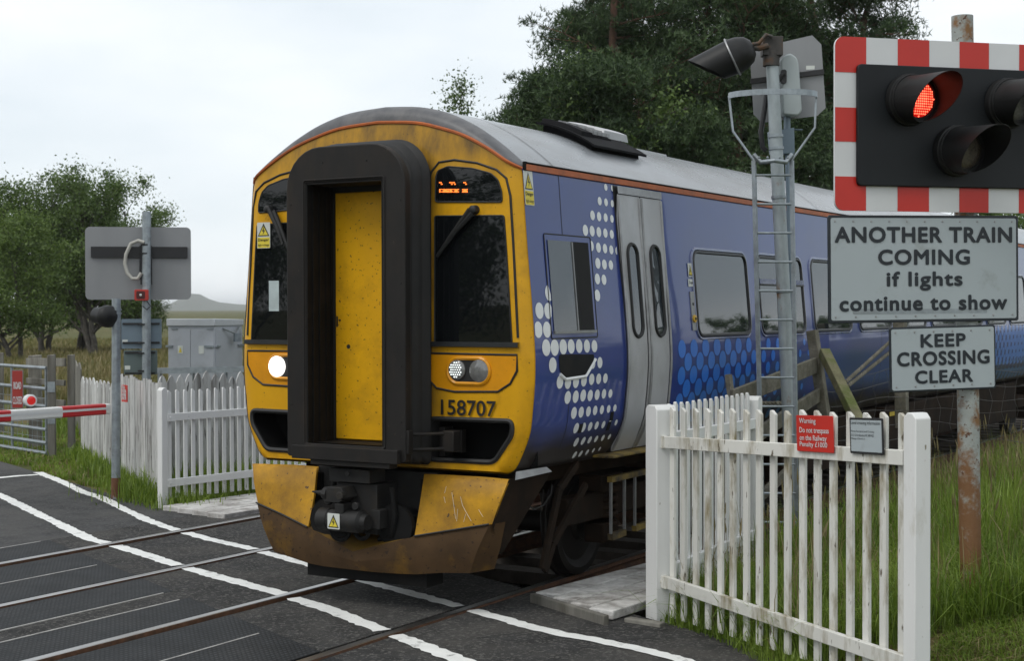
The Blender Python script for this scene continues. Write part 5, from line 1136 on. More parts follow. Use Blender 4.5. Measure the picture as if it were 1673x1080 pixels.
# barrier arm across the road
tip = Dp(177, 668, 18.6); lft = Dp(0, 680.5, 17.3); da = (lft-tip); L0_ = da.length; da.normalize(); piv = lft+da*2.2
ba = thing('crossing_barrier', 'lowered red and white barrier arm with a red lamp on top', 'barrier', (piv.x, piv.y, -.05))
def arm(name, a, c, m, w=.115, h=.13, r0=0): b = MB(); b.beam(tip+da*a, tip+da*c, w, h); return b.build(name, m, ba, bevel=.02)
am = arm('arm', 0, L0_+2.6, m_wht)
m_red2 = mat('barrier_red', (.46, .012, .016), .4, var=.06)
def onarm(px): return (Dp(px, 674, 18.6-(177-px)*.0073)-tip).dot(da)
for pa, pc in ((170, 93.5), (14, -70), (-150, -230)): b = MB(); b.beam(tip+da*onarm(pa), tip+da*onarm(pc), .117, .132); b.build('red_band', m_red2, am, bevel=.02)
b = MB(); nrm = Vec((da.y, -da.x, 0)); nrm = nrm if nrm.dot(-FW) > 0 else -nrm; b.beam(tip+da*.02+nrm*.0595+Vec((0, 0, .01)), tip+da*(L0_+2.5)+nrm*.0595+Vec((0, 0, .01)), .003, .028); b.build('white_stripe', m_swh, am)
lc = Dp(49, 669, 17.75)+Vec((0, 0, .02)); b = MB(); b.beam(lc+da*.1-Vec((0, 0, .08)), lc-da*.09-Vec((0, 0, .08)), .17, .02); b.box(tuple(lc-Vec((.03, .03, .09))), tuple(lc+Vec((.03, .03, .02)))); lb = b.build('lamp_bracket', m_brt, ba)
ld = (RT*.72-FW).normalized(); c = lc+Vec((0, 0, .085)); b = MB(); b.lathe([(-.09, .02), (-.08, .05), (-.05, .07), (.04, .072), (.05, .066)], c, ld, 22); wl = b.build('barrier_lamp', m_swh, ba, sharp=60)
b = MB(); b.lathe([(.045, .055), (.058, .047), (.066, .026), (.068, .002)], c, ld, 22); b.build('lens', mat('barrier_lens_lit', (.4, .01, .01), .3, emit=(1, .03, .02), es=.22), wl)
b = MB(); b.box((piv.x-.35, piv.y-.3, -.05), (piv.x+.3, piv.y+.3, 1.2)); b.build('barrier_machine', m_cab, ba, bevel=.03)
b = MB(); b.beam(piv+da*.2, piv+da*1.0, .3, .35); b.build('counterweight', m_cable, ba, bevel=.02)

# steel field gate with a red notice
hz0 = yof(Gp(83, 745)); dg = (hz0-CAM).dot(FW); far_ = Dp(-75, 735, dg+2.6); gt = thing('field_gate', 'galvanised steel tube field gate standing on the grass verge', 'gate', tuple(hz0))
gd_ = Vec((far_.x-hz0.x, far_.y-hz0.y, 0)).normalized()
s0 = hz0+gd_*.12
zs_ = [Dp(78, py, dg).z for py in (602, 636, 665, 691, 703, 725, 742)]
for z in zs_[:3]+zs_[4:]: b = MB(); b.tube([Vec((s0.x, s0.y, z)), Vec((s0.x, s0.y, z+.01))+gd_*3.0], .028, 10); b.build('gate_bar', m_galv, gt)
for t in (.02, 1.2, 2.98): b = MB(); b.tube([Vec((s0.x, s0.y, zs_[-1]))+gd_*t, Vec((s0.x, s0.y, zs_[0]))+gd_*t], .022, 8); b.build('gate_upright', m_galv, gt)
b = MB()
for t in np.arange(.2, 2.9, .17): b.tube([Vec((s0.x, s0.y, zs_[-1]-.02))+gd_*t+nrm*.03, Vec((s0.x, s0.y, zs_[1]))+gd_*t+nrm*.03], .004, 4)
for z in np.arange(zs_[-1], zs_[1], .12): b.tube([Vec((s0.x, s0.y, z))+nrm*.03, Vec((s0.x, s0.y, z))+gd_*2.9+nrm*.03], .003, 4)
b.build('wire_mesh', m_galv, gt, smooth=False)
rf_ = Fr(Dp(28.5, 636, dg+.55), SB); q = rf_.quad([(19, 605.5), (38, 605.5), (38, 668), (19, 668)]); b = MB(); w_ = q[1][0]-q[0][0]; h_ = q[0][1]-q[2][1]; b.prism(rrect(-w_/2, w_/2, -h_/2, h_/2, .01), rf_, -.01, 0)
rs = b.build('road_sign', m_sback, None, loc=tuple(rf_.p(0, 0)), label='tall red ROAD CLOSED sign hung on the steel field gate', cat='sign')
b = MB(); b.prism(rrect(-w_/2+.01, w_/2-.01, -h_/2+.01, h_/2-.01, .01), rf_, 0, .003); b.build('sign_face', mat('faded_red', (.36, .035, .025), .5, var=.12, vs=2), rs, smooth=False)
b = MB(); b.text('ROAD', rf_, -w_*.33, w_*.33, h_*.5-h_*.5, h_*.5-h_*.31, .005, 0, .012); b.text('CLOSED', rf_, -w_*.4, w_*.4, h_*.5-h_*.89, h_*.5-h_*.69, .005, 0, .008); b.build('lettering', m_swh, rs, smooth=False)
# wooden posts and rails around the gate
def wpost(label, px, pt, d, w, dz=0, material=None, pitch=0):
    t = Dp(px, pt, d); g = float(hterr(t.x, t.y)); b = MB(); F = Fr((t.x, t.y, g-.2), SB); P = [(-w/2, 0), (w/2, 0), (w/2, t.z-g+.2), (-w/2, t.z-g+.19)]; b.prism(P, F, -w/2, w/2)
    o = b.build('wooden_post', material or m_gwd, None, loc=(t.x, t.y, g), bevel=.012, label=label, cat='post'); return o, F
o, F = wpost('grey wooden hinge post of the steel field gate with metal plates', 84, 579, dg, .115)
for z0_, z1_ in ((624, 641), (684, 693)):
    t0, t1 = Dp(84, z0_, dg-.06).z, Dp(84, z1_, dg-.06).z; zo = F.o.z; b = MB(); b.prism(rrect(-.055, .055, t1-zo, t0-zo, .004), F, .058, .064); c = b.build('hinge_plate', m_galv, o); c.location = (0, 0, 0)
wpost('thick square grey post behind the field gate', 57, 580, dg+1.6, .19)
wpost('slim grey post at the end of the top rail behind the gate', 116, 579, dg+1.0, .11)
wpost('grey fence post at the left edge beyond the gate', 0, 576, dg+5, .12)
rl = thing('rail_fence', 'grey wooden rails on short posts behind the field gate', 'fence', tuple(yof(Dp(60, 600, dg+1.5))))
for (a, c, w) in (((44, 592), (107, 592), .13), ((44, 622), (106, 626), .09), ((44, 655), (106, 661), .13)): b = MB(); b.beam(Dp(*a, dg+1.35), Dp(*c, dg+.95), .05, w); b.build('rail', m_gwd, rl, bevel=.006)

# equipment cabinet and its handrail
cb0 = Vec((-9.3, 9.2, -.05)); dc = 24.2; k0, k1, k2 = Dp(275, 600, dc), Dp(351, 600, dc-.35), Dp(396, 600, dc+.75)
r_ = Vec((k1.x-k0.x, k1.y-k0.y, 0)); s_v = Vec((k2.x-k1.x, k2.y-k1.y, 0)); zt_ = Dp(351, 533, dc-.35).z
cbt = thing('equipment_cabinet', 'pale grey steel equipment cabinet with double doors behind the white fence', 'cabinet', (k0.x, k0.y, -.05))
O = Vec((k0.x, k0.y, 0)); Z = Vec((0, 0, 1))
def cbox(mb, a0, a1, b0, b1, z0, z1, zb=None):
    P = [O+r_*a+s_v*c for a, c in ((a0, b0), (a1, b0), (a1, b1), (a0, b1))]; zb = zb or z1; mb.add([p+Z*z0 for p in P]+[P[0]+Z*z1, P[1]+Z*z1, P[2]+Z*zb, P[3]+Z*zb], [(3, 2, 1, 0), (4, 5, 6, 7), (0, 1, 5, 4), (1, 2, 6, 5), (2, 3, 7, 6), (3, 0, 4, 7)])
b = MB(); cbox(b, 0, 1, 0, 1, 0, zt_); cbody = b.build('cabinet_body', m_cab, cbt, bevel=.008)
b = MB(); cbox(b, -.02, 1.02, -.03, 1.03, zt_, zt_+.12, zt_+.1); b.build('cabinet_roof', mat('cabinet_lid', (.5, .52, .54), .4, var=.05), cbt, bevel=.012)
fd = Fr(O+Z*(zt_/2), r_); W_ = r_.length
for a0, a1 in ((.01, .485), (.495, .985)): b = MB(); b.prism(rrect(W_*a0, W_*a1, -zt_/2+.1, zt_/2-.05, .01), fd, .001, .012); b.build('cabinet_door', m_cab, cbt, bevel=.004)
sd_ = Fr(O+r_+Z*(zt_/2), s_v); S_ = s_v.length; b = MB(); b.prism(rrect(S_*.02, S_*.98, -zt_/2+.1, zt_/2-.05, .01), sd_, .001, .012); b.build('cabinet_door', m_cab, cbt, bevel=.004)
zf = lambda py: Dp(320, py, dc-.2).z-zt_/2
b = MB(); z = zf(566)
b.beam(fd.p(-.02, z, .03), fd.p(.1, z, .03), .02, .03); b.beam(fd.p(W_*.8, z, .03), fd.p(W_*1.0, z, .03), .02, .03); b.beam(sd_.p(0, z, .03), sd_.p(.16, z, .03), .02, .03); b.beam(sd_.p(S_*.8, z, .03), sd_.p(S_, z, .03), .02, .03)
for a in (.08, .85): b.beam(fd.p(W_*a, zf(537), .02), fd.p(W_*a+.12, zf(537), .02), .02, .015)
b.build('hinge', m_galv, cbody)
for a in (.22, .67): b = MB(); b.prism(rrect(W_*a, W_*a+.1, zf(578), zf(565), .004), fd, .013, .017); b.build('notice', m_sw, cbt)
b = MB(); b.face([(W_*.22+.02, zf(576)), (W_*.22+.08, zf(576)), (W_*.22+.05, zf(567))], fd, .019); b.build('warning_symbol', m_sy, cbt)
b = MB(); z = zf(537); b.tube([sd_.p(S_*.25, z, .02), sd_.p(S_*.55, z-.1, .12), sd_.p(S_*.85, z+.02, .02)], .012, 6); b.box(tuple(sd_.p(S_*.5, z-.22, .08)), tuple(sd_.p(S_*.62, z-.08, .16))); b.build('padlock_arm', m_galv, cbt)
hr_ = thing('handrail', 'grey steel handrail in front of the equipment cabinet', 'handrail', tuple(yof(Dp(330, 606, dc-1.2))))
a, c = Dp(258, 606, dc-1.0), Dp(420, 603, dc-1.2); b = MB(); b.beam(a, c, .06, .09); b.build('rail', m_galv, hr_)
for t in (.02, .35, .68, .98): p = a+(c-a)*t; b = MB(); b.beam(p, Vec((p.x, p.y, -.1)), .05, .05); b.build('upright', m_galv, hr_)

# ------------------------------------------------------------------ wooden fence, stays and wires on the right
wf = thing('wooden_fence', 'old grey post and rail wooden fence leaning behind the white pickets', 'fence', tuple(yof(Dp(1330, 800, 15))))
def stick(name, a, da_, c, dc_, w, h, material=m_gwh, parent=wf, up=(0, 0, 1)): b = MB(); b.beam(Dp(*a, da_), Dp(*c, dc_), w, h, up); return b.build(name, material, parent, bevel=.008)
stick('post', (1190, 612), 13.2, (1222, 880), 13.0, .07, .05); stick('post', (1327, 540), 15.2, (1350, 700), 15.1, .11, .1)
stick('brace', (1346, 575), 15.1, (1410, 705), 14.2, .1, .1, m_mos)
stick('rail', (1196, 652), 13.1, (1332, 597), 15.1, .04, .16); stick('rail', (1200, 735), 13.1, (1338, 645), 15.1, .04, .14); stick('rail', (1190, 860), 13.0, (1340, 722), 15.0, .04, .1)
stick('post', (1470, 520), 17.0, (1474, 700), 17, .13, .13)
def rope(name, label, a, c, group=None):
    A, C = Vec(a), Vec(c); d = (C-A); n = int(d.length/.012); b = MB()
    for ph in (0, math.pi): b.tube([A+d*(i/n)+Vec((0, math.cos(i*.5+ph), math.sin(i*.5+ph)))*.012 for i in range(n+1)], .013, 5)
    return b.build(name, m_gwh, None, loc=tuple(A), label=label, cat='rope', group=group)
rope('twisted_stay', 'upper of two twisted wire stays slanting down to the mossy brace', Dp(1382, 624, 14.9), Dp(1460, 553, 16.9), 'twisted stays')
rope('twisted_stay', 'lower of two twisted wire stays slanting down to the mossy brace', Dp(1386, 630, 14.9), Dp(1462, 569, 16.9), 'twisted stays')
rope('twisted_stay', 'short level twisted rope between the ladder and the white end post', Dp(1216, 660, 13.2), Dp(1290, 659, 13.9))
wire = thing('wire_fence', 'rusty wire mesh stock fence along the grassy bank', 'fence', tuple(yof(Dp(1475, 800, 16.5))))
WP = [(1336, 15.2), (1474, 16.6), (1600, 15.8), (1760, 14.6)]
def wy(k, px): return {0: 600, 1: 624, 2: 648, 3: 668, 4: 690, 5: 716}[k]+(px-1474)*(.03 if px > 1474 else -.17+.02*k)+3*math.sin(px*.05+k)
m_wire = mat('fence_wire', (.10, .095, .09), .6, .3, var=.3, vs=20)
def dpx(px): return float(np.interp(px, [p[0] for p in WP], [p[1] for p in WP]))
for k in range(6): b = MB(); b.tube([Dp(px, wy(k, px), dpx(px)) for px in range(1330, 1765, 12)], .0028, 5); b.build('wire', m_wire, wire)
b = MB()
for px in range(1345, 1760, 21):
    b.tube([Dp(px+4*math.sin(k*2.1+px), wy(k, px), dpx(px)) for k in range(6)], .0018, 4)
b.build('stay_wire', m_wire, wire)
stick('post', (1700, 590), 15.2, (1706, 740), 15.2, .12, .12, m_gwh, wire)

# ------------------------------------------------------------------ trees
m_bark = mat('birch_bark', (.07, .062, .052), .9, var=.4, vs=6, dirt=(.2, .19, .17), ds=9, dlo=.58, dhi=.7)
m_pbark = mat('pine_bark', (.13, .07, .045), .9, var=.4, vs=5, dirt=(.06, .045, .035), ds=3)
m_leaf = leafmat('birch_leaf', (.046, .086, .018), (.135, .20, .052), .3)
m_leaf2 = leafmat('young_birch_leaf', (.06, .105, .02), (.16, .23, .055), .35)
m_need = leafmat('pine_needles', (.020, .042, .018), (.085, .135, .048), .18)
def grow(seed, stems, h, spread, lift, levels, droop=0.):
    rd = random.Random(seed); mb = MB(); tips = []
    def branch(p, d, ln, r, lv):
        n = max(2, int(ln/.5)); pts = [p]; rr = [r]
        for i in range(n):
            d = (d+Vec((rd.gauss(0, .13), rd.gauss(0, .13), rd.gauss(.03-droop*lv*.1, .08)))).normalized(); p = p+d*(ln/n); pts.append(p); rr.append(max(.008, r*(1-.75*(i+1)/n)))
            if lv >= levels-1: tips.append((p, d, lv))
        mb.tube(pts, rr, 7 if lv == 0 else 5, cap=False)
        if lv < levels:
            for k in range(max(3, int(ln*(2.2 if lv == 0 else 1.8)))):
                t = rd.uniform(lift if lv == 0 else .2, 1); i = min(n-1, int(t*n)); q = pts[i]+(pts[i+1]-pts[i])*(t*n-i); a = rd.uniform(0, 2*math.pi)
                dd = (Vec((math.cos(a), math.sin(a), 0))*spread+d*rd.uniform(.4, .9)+Vec((0, 0, rd.uniform(-.1, .45)-droop))).normalized()
                branch(q, dd, ln*rd.uniform(.28, .5)*(1.15-t*.55), max(.012, rr[i]*.5), lv+1)
    for s_ in range(stems):
        a = rd.uniform(0, 6.28); branch(Vec((.25*math.cos(a), .25*math.sin(a), -.2)) if stems > 1 else Vec((0, 0, -.2)), Vec((.22*math.cos(a), .22*math.sin(a), 1)).normalized() if stems > 1 else Vec((.04, 0, 1)), h*rd.uniform(.85, 1), h*.016+.02, 0)
    return mb, tips
def cards(P, size, r, flat=.7):                   # leaf-sized quads
    n = len(P); a = r.normal(size=(n, 3)); a /= np.linalg.norm(a, axis=1)[:, None]; c = r.normal(size=(n, 3)); c[:, 2] *= flat
    c -= a*(a*c).sum(1)[:, None]; c /= np.linalg.norm(c, axis=1)[:, None]; s = size*r.uniform(.6, 1.25, (n, 1)); a = a*s; c = c*s*.62
    V = np.stack([P-a, P-c*.9, P+a, P+c*.9], 1); return V.reshape(-1, 3), np.arange(4*n).reshape(n, 4)
def leafy(name, label, seed, loc, stems, h, n, size, group, lm, spread=.75, lift=.22, clump=.42):
    t = thing(name, label, 'tree', loc, group); mb, tips = grow(seed, stems, h, spread, lift, 3); r = np.random.default_rng(seed)
    mb2 = MB(); mb2.v = [tuple(Vec(p)+Vec(loc)) for p in mb.v]; mb2.f = mb.f; mb2.m = mb.m; mb2.build('trunk', m_bark, t, sharp=80)
    T = np.array([tuple(p) for p, d, lv in tips]); P = T[r.integers(0, len(T), n)]+r.normal(0, clump, (n, 3))*r.uniform(.3, 1.2, (n, 1)); P = P[P[:, 2] > 1.0+.4*r.random(len(P))]
    V, F = cards(P, size, r); add_np('crown', V, F, lm, t); return t
def pine(seed, loc, h, label, group):
    t = thing('pine_tree', label, 'tree', loc, group); rd = random.Random(seed); r = np.random.default_rng(seed); mb = MB(); cl = []
    pts = [Vec((rd.gauss(0, .12)*i*.4, rd.gauss(0, .12)*i*.4, -.3+h*i/8)) for i in range(9)]; mb.tube(pts, [.2*(1-.8*i/8)+.03 for i in range(9)], 9, cap=False)
    for k in range(58):
        t_ = rd.uniform(.2, 1.0); i = min(7, int(t_*8)); p = pts[i]+(pts[i+1]-pts[i])*(t_*8-i); a = rd.uniform(0, 6.283); ln = (h*.30)*(1.12-t_*.78)*rd.uniform(.55, 1.15)
        d = Vec((math.cos(a), math.sin(a), rd.uniform(-.05, .45))).normalized(); L = [p]; nb = 5
        for j in range(nb): d = (d+Vec((rd.gauss(0, .16), rd.gauss(0, .16), rd.gauss(.05, .12)))).normalized(); L.append(L[-1]+d*(ln/nb))
        mb.tube(L, [.06*(1-t_*.5)*(1-.8*j/nb) for j in range(nb+1)], 5, cap=False)
        bare = t_ < .42 and rd.random() < .5
        for j in range(2, nb+1):
            for m_ in range(3):
                e = L[j]+Vec((rd.gauss(0, .36), rd.gauss(0, .36), rd.gauss(.14, .16))); mb.tube([L[j-1], e], [.016, .006], 3, cap=False)
                if not bare: cl.append((e, rd.uniform(.24, .48)))
    for j in range(10): cl.append((pts[8]+Vec((rd.gauss(0, .4), rd.gauss(0, .4), rd.uniform(-.7, .25))), .35))
    mb2 = MB(); mb2.v = [tuple(Vec(p)+Vec(loc)) for p in mb.v]; mb2.f = mb.f; mb2.m = mb.m; mb2.build('trunk', m_pbark, t, sharp=80)
    C = np.array([tuple(c) for c, _ in cl]); S = np.array([s for _, s in cl]); per = 34; N = len(C)*per
    idx = np.repeat(np.arange(len(C)), per); P = C[idx]+r.normal(0, 1, (N, 3))*np.array([.62, .62, .36])*S[idx][:, None]
    nd = 5; ctr = np.repeat(P, nd, 0); D = r.normal(size=(N*nd, 3)); D[:, 2] += .8; D /= np.linalg.norm(D, axis=1)[:, None]; W_ = np.cross(D, r.normal(size=(N*nd, 3))); W_ /= np.linalg.norm(W_, axis=1)[:, None]
    ln = r.uniform(.10, .2, (N*nd, 1)); V = np.stack([ctr-W_*.016, ctr+W_*.016, ctr+D*ln], 1)
    add_np('crown', V.reshape(-1, 3), np.arange(3*N*nd).reshape(-1, 3), m_need, t); return t
def copy_tree(src, loc, rz, sc, label):
    c = src.copy(); col.objects.link(c); c.location = loc; c.rotation_euler = (0, 0, rz); c.scale = (sc, sc, sc); c['label'] = label
    for ch in src.children: k = ch.copy(); col.objects.link(k); k.parent = c
    return c
def onground(px, d): p = Dp(px, 600, d); return (p.x, p.y, float(hterr(p.x, p.y)))
GL_ = 'broadleaf trees standing in the field at the left'
t1 = leafy('birch_tree', 'tall dark green tree with forked trunks above the grey signal board', 11, onground(160, 70), 3, 8.3, 27000, .075, GL_, m_leaf, .72, .18, .34)
t2 = leafy('birch_tree', 'bushy tree second from the left edge behind the field gate', 12, onground(78, 72), 3, 7.9, 26000, .075, GL_, m_leaf, .8, .12, .36)
t3 = leafy('birch_tree', 'pale green young tree at the left edge behind the gate', 13, onground(28, 62), 2, 6.0, 22000, .065, GL_, m_leaf2, .9, .12)
copy_tree(t1, onground(2, 76), 2.1, 1.0, 'tall thin crowned tree cut by the left edge of the picture')
copy_tree(t2, onground(212, 74), 1.3, .86, 'tree with drooping side branches just right of the signal board')
copy_tree(t1, onground(120, 78), 4.0, 1.06, 'tree between the bushy one and the tallest one in the field')
copy_tree(t2, onground(232, 78), 3.0, .5, 'low bushy tree rightmost of those in the left field')
GP_ = 'dark pines behind the train'
pn1 = pine(21, onground(900, 41), 8.2, 'pine with a pointed top, leftmost of the dark pines', GP_)
pn2 = pine(22, onground(1040, 42), 13.2, 'broad tall pine rising above the roof ventilator', GP_)
pn3 = pine(23, onground(1330, 44), 13.6, 'tall pine with a reddish trunk right of the floodlight', GP_)
for src, px, d, rz_, sc, lb in ((pn2, 1120, 46, 2.0, 1.0, 'pine directly left of the hooded floodlight'), (pn3, 1210, 43, 1.1, 1.02, 'pine whose crown fills the gap behind the floodlight post'), (pn1, 980, 38.5, 4.0, 1.02, 'low pine just right of the pointed one'),
                            (pn3, 1410, 47, 3.6, .98, 'pine rightmost of the row, its crown ending beside the red and white board'), (pn1, 1290, 39, .7, .86, 'small pine in front of the reddish trunk'), (pn1, 1130, 38, 2.6, .84, 'small dark pine low behind the train roof'),
                            (pn2, 1260, 52, 5.0, 1.05, 'far pine between the floodlight and the signal board'), (pn2, 985, 50, .4, .95, 'far pine seen between the two left ones'), (pn1, 1400, 41, 1.9, .8, 'small pine lowest at the right of the row'), (pn1, 852, 43, 5.2, .9, 'narrow pine at the left foot of the row')):
    c_ = copy_tree(src, onground(px, d), rz_, sc, lb)
c_.scale = (.62, .62, .92)
b1_ = leafy('birch_tree', 'grey green broadleaf tree in front of the pines above the train roof', 31, onground(865, 37), 3, 6.0, 18000, .055, 'broadleaf trees by the pines', m_leaf, .6, .15, .34)
b2_ = leafy('birch_tree', 'tall airy broadleaf tree poking up between the pines', 35, onground(1015, 45), 1, 10.2, 20000, .06, 'broadleaf trees by the pines', m_leaf, .55, .3, .36)
leafy('birch_tree', 'small thin tree just over the train roof, left of the pines', 37, onground(872, 47), 1, 8.9, 20000, .055, 'broadleaf trees by the pines', m_leaf, .42, .25, .3)
copy_tree(t3, onground(1640, 62), 1.2, 1.05, 'distant tree showing under the red and white board')
copy_tree(t2, onground(1740, 58), .3, .8, 'distant bushy tree at the right edge under the board')

# ------------------------------------------------------------------ grass
m_gr = leafmat('grass_green', (.085, .15, .012), (.26, .355, .055), .45)
m_gd = leafmat('grass_dry', (.16, .14, .055), (.32, .26, .13), .3)
m_gm = leafmat('grass_moor', (.10, .115, .026), (.23, .19, .075), .3)
def blades(name, X_, Y_, h0, h1, w0, material, r, lean=.45, z0=None):
    n = len(X_); base = np.stack([X_, Y_, hterr(X_, Y_)-.01 if z0 is None else np.full(n, z0)], 1); a = r.uniform(0, 2*np.pi, n); d = np.stack([np.cos(a), np.sin(a), np.zeros(n)], 1); s = np.stack([-d[:, 1], d[:, 0], d[:, 2]], 1)
    dist = np.hypot(X_-CX, Y_-CY); w = np.maximum(w0, dist*.00042)[:, None]*r.uniform(.6, 1.2, (n, 1)); h = r.uniform(h0, h1, (n, 1)); l = np.abs(r.normal(0, lean, (n, 1)))*h
    mid = base+d*l*.35+np.array([0, 0, 1])*h*.6; tip = base+d*l+np.array([0, 0, 1])*np.maximum(h-.3*l, .3*h)
    V = np.stack([base-s*w, base+s*w, mid+s*w*.75, mid-s*w*.75, tip], 1).reshape(-1, 3); k = np.arange(n)[:, None]*5
    F = np.concatenate([k+np.array([[0, 1, 2]]), k+np.array([[0, 2, 3]]), k+np.array([[3, 2, 4]])], 0)
    return tag(add_np(name, V, F, material), kind='stuff')
def scatter(n, px0, px1, d0, d1, r, test, p=1.):
    px = r.uniform(px0, px1, n); d = d0*(d1/d0)**(r.random(n)**p); q = np.array(FW)[None]+np.array(RT)[None]*((px-836.5)/FPX)[:, None]
    X_ = CX+q[:, 0]*d; Y_ = CY+q[:, 1]*d; k = test(X_, Y_); return X_[k], Y_[k]
r = np.random.default_rng(5)
fence_side = lambda X_, Y_: (X_-A0.x)*-(B0.y-A0.y)+(Y_-A0.y)*(B0.x-A0.x)      # > 0 behind the front picket fence
cl = lambda X_, Y_, f=1.3: np.sin(X_*f*2.1+1)*np.sin(Y_*f*1.7)+.5*np.sin(X_*f*5+Y_*f*3)
bank = lambda X_, Y_: (X_ > 2.06) & (fence_side(X_, Y_) > .05) & ((X_ < 4.55) | (Y_ > .1+.3*np.sin(X_*3)))
X_, Y_ = scatter(92000, 1050, 2150, 9.3, 24, r, lambda a, c: bank(a, c) & (cl(a, c) > -.9)); blades('grass', X_, Y_, .18, .5, .0042, m_gr, r, .7)
X_, Y_ = scatter(29000, 1050, 2150, 11, 26, r, lambda a, c: bank(a, c) & (c > 2.2)); blades('tall_grass', X_, Y_, .35, .75, .0038, m_gr, r, .35)
X_, Y_ = scatter(4200, 1050, 2150, 9.5, 26, r, bank); blades('dry_grass', X_, Y_, .3, .72, .003, m_gd, r, .4)
X_, Y_ = scatter(5000, 1330, 1760, 15, 26, r, lambda a, c: bank(a, c) & (a < 4.6) & (c > 3)); blades('dry_trackside_grass', X_, Y_, .3, .8, .004, m_gd, r, .4)
mown = lambda a, c: (a > 4.25) & (c < .75+.3*np.sin(a*3)) & (fence_side(a, c) > -.9)
X_, Y_ = scatter(52000, 1480, 2150, 7.4, 12.5, r, mown); blades('mown_grass', X_, Y_, .03, .10, .004, m_gr, r, 1.3)
X_, Y_ = scatter(24000, 1480, 2150, 7.4, 12.5, r, mown); blades('cut_straw', X_, Y_, .02, .07, .003, m_gd, r, 2.6)
foot_ = lambda a, c: (fence_side(a, c) > np.interp(a, (2, 3, 3.6, 4.6), (-.12, -.16, -.35, -1.2))+.12*cl(a, c, 2)) & (fence_side(a, c) < .15) & (a > 2.0) & (a < 5)
X_, Y_ = scatter(22000, 1050, 1560, 8, 11.6, r, foot_); blades('fence_foot_grass', X_, Y_, .05, .2, .004, m_gr, r, .6)
sl_ = lambda a, c: (a+9.42)*.4285+(c-5.17)*.9035
verge = lambda a, c: (sl_(a, c) > .12+.1*cl(a, c, 2)) & (a < -6.0)
X_, Y_ = scatter(30000, -40, 275, 16.2, 27, r, verge); blades('verge_grass', X_, Y_, .04, .13, .006, m_gr, r, .7)
X_, Y_ = scatter(7000, -40, 275, 16.2, 27, r, verge); blades('dry_verge_grass', X_, Y_, .04, .14, .005, m_gd, r, .9)
def along(A, B, n, w): t = r.random(n); o = r.normal(0, w, (n, 2)); return A.x+(B.x-A.x)*t+o[:, 0], A.y+(B.y-A.y)*t+o[:, 1]
for A, B, n, w, hh in ((Q1b, Q2, 2600, .14, .32), (Q0, Q1, 1800, .16, .35), (L0, L1, 2200, .13, .3), ((L0+Q2b)/2, (L1+Q3)/2, 2600, .4, .5), (G0, G1, 900, .3, .5)):
    X_, Y_ = along(A, B, n, w); blades('tufted_grass', X_, Y_, .08, hh, .006, m_gr, r, .5)
X_, Y_ = scatter(60000, -60, 480, 23.5, 120, r, lambda a, c: (sl_(a, c) > 5) & (a < -8.5), .8); blades('moor_grass', X_, Y_, .25, .6, .01, m_gm, r, .4)
X_, Y_ = scatter(14000, -60, 480, 23.5, 90, r, lambda a, c: (sl_(a, c) > 5) & (a < -8.5) & (cl(a, c, .2) > .1), .8); blades('dry_moor_grass', X_, Y_, .4, .75, .008, m_gd, r, .4)
X_, Y_ = scatter(1600, -10, 470, 15, 21, r, lambda a, c: (a > -5.2) & (a < -4.0) & (c > 3.3)); blades('trackside_grass', X_, Y_, .1, .35, .006, m_gr, r, .5)
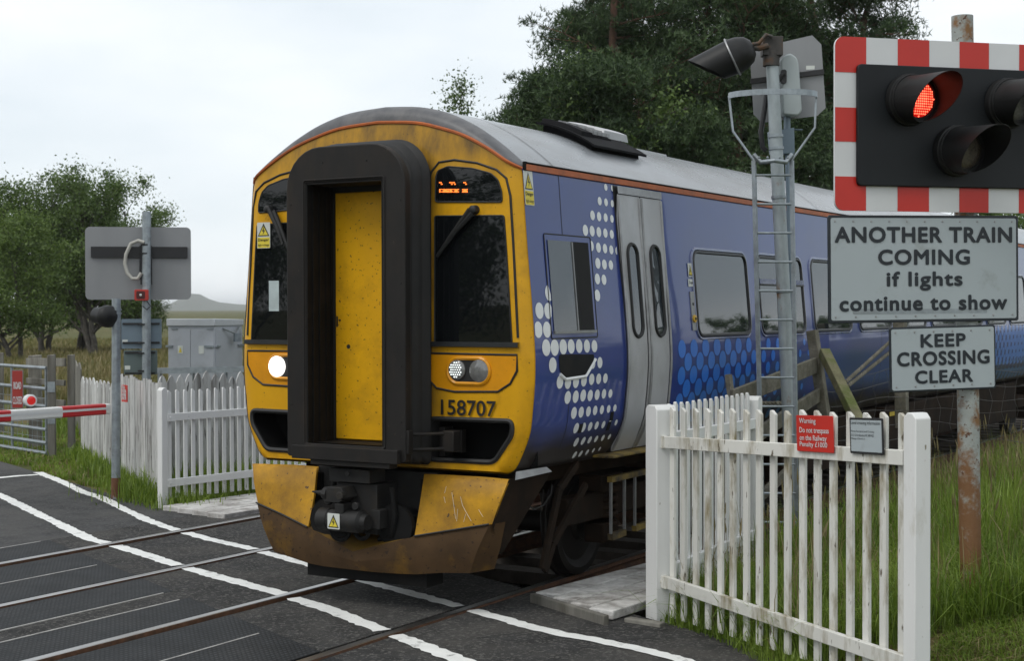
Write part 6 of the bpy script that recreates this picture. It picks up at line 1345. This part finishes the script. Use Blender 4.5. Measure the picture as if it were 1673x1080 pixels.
# seed heads over the long grass
X_, Y_ = scatter(260, 1120, 1700, 10, 20, r, lambda a, c: bank(a, c)); b = MB()
for x, y in zip(X_, Y_):
    z = float(hterr(x, y)); h = random.uniform(.5, .95); l = Vec((random.gauss(0, .12), random.gauss(0, .12), h)); o = Vec((x, y, z)); b.tube([o, o+l*.55+Vec((0, 0, .03)), o+l], .0017, 3, cap=False); b.tube([o+l*.9, o+l*.96, o+l*1.06], [.003, .009, .002], 4)
tag(b.build('seed_heads', m_gd), kind='stuff')

# ------------------------------------------------------------------ what stands beyond the right edge (seen mirrored in the train's side)
for k, az in enumerate((13, 15.5, 17.5, 20, 22, 24.5, 26.5, 29, 31.5)):
    d = 95+18*((k*7) % 5)/5; x, y = d*math.sin(R(az)), d*math.cos(R(az)); copy_tree((t2, t1)[k % 2], (x, y, float(hterr(x, y))), k*1.7, (.62, .5, .7, .55, .8, .6, .5, .72, .6)[k], ('first', 'second', 'third', 'fourth', 'fifth', 'sixth', 'seventh', 'eighth', 'ninth')[k]+' from the left in the far hedge beyond the right edge, mirrored in the train')
sh = thing('station_hut', 'dark timber hut beyond the right edge, mirrored in the train window', 'hut', (9.8, 20, float(hterr(9.8, 20))))
for k, (x, y, sc, lb) in enumerate(((-13, -22, 1.0, 'nearest tree'), (-19, -25, .9, 'tallest tree'), (-9, -27, 1.05, 'spreading tree'), (-26, -27, 1.0, 'last tree'), (-2, -30, 1.0, 'first tree'))):
    copy_tree(t2, (x, y, float(hterr(x, y))), k*2.3, sc, lb+' of the row behind the photographer')
b = MB(); b.box((8.05, 18, -.2), (11.55, 22.5, 2.0)); b.build('wall', m_gwd, sh)
b = MB(); b.prism([(-1.95, 1.95), (1.85, 2.1), (1.85, 2.4), (-1.95, 2.15)], Fr((9.8, 17.8, 0), (1, 0, 0)), -5, 0); b.build('roof', m_cable, sh)

# ------------------------------------------------------------------ the air between here and the hill
hzb = MB(); hzb.box((-5000, -200, -30), (3000, 6000, 42)); 
M = bpy.data.materials.new('air'); M.use_nodes = True; t = M.node_tree; t.nodes.clear(); o_ = t.nodes.new('ShaderNodeOutputMaterial'); pv = t.nodes.new('ShaderNodeVolumePrincipled')
pv.inputs['Color'].default_value = (.97, .985, 1, 1); pv.inputs['Density'].default_value = .00016; pv.inputs['Anisotropy'].default_value = .2; t.links.new(pv.outputs[0], o_.inputs['Volume'])
tag(hzb.build('haze', M, smooth=False), kind='stuff')
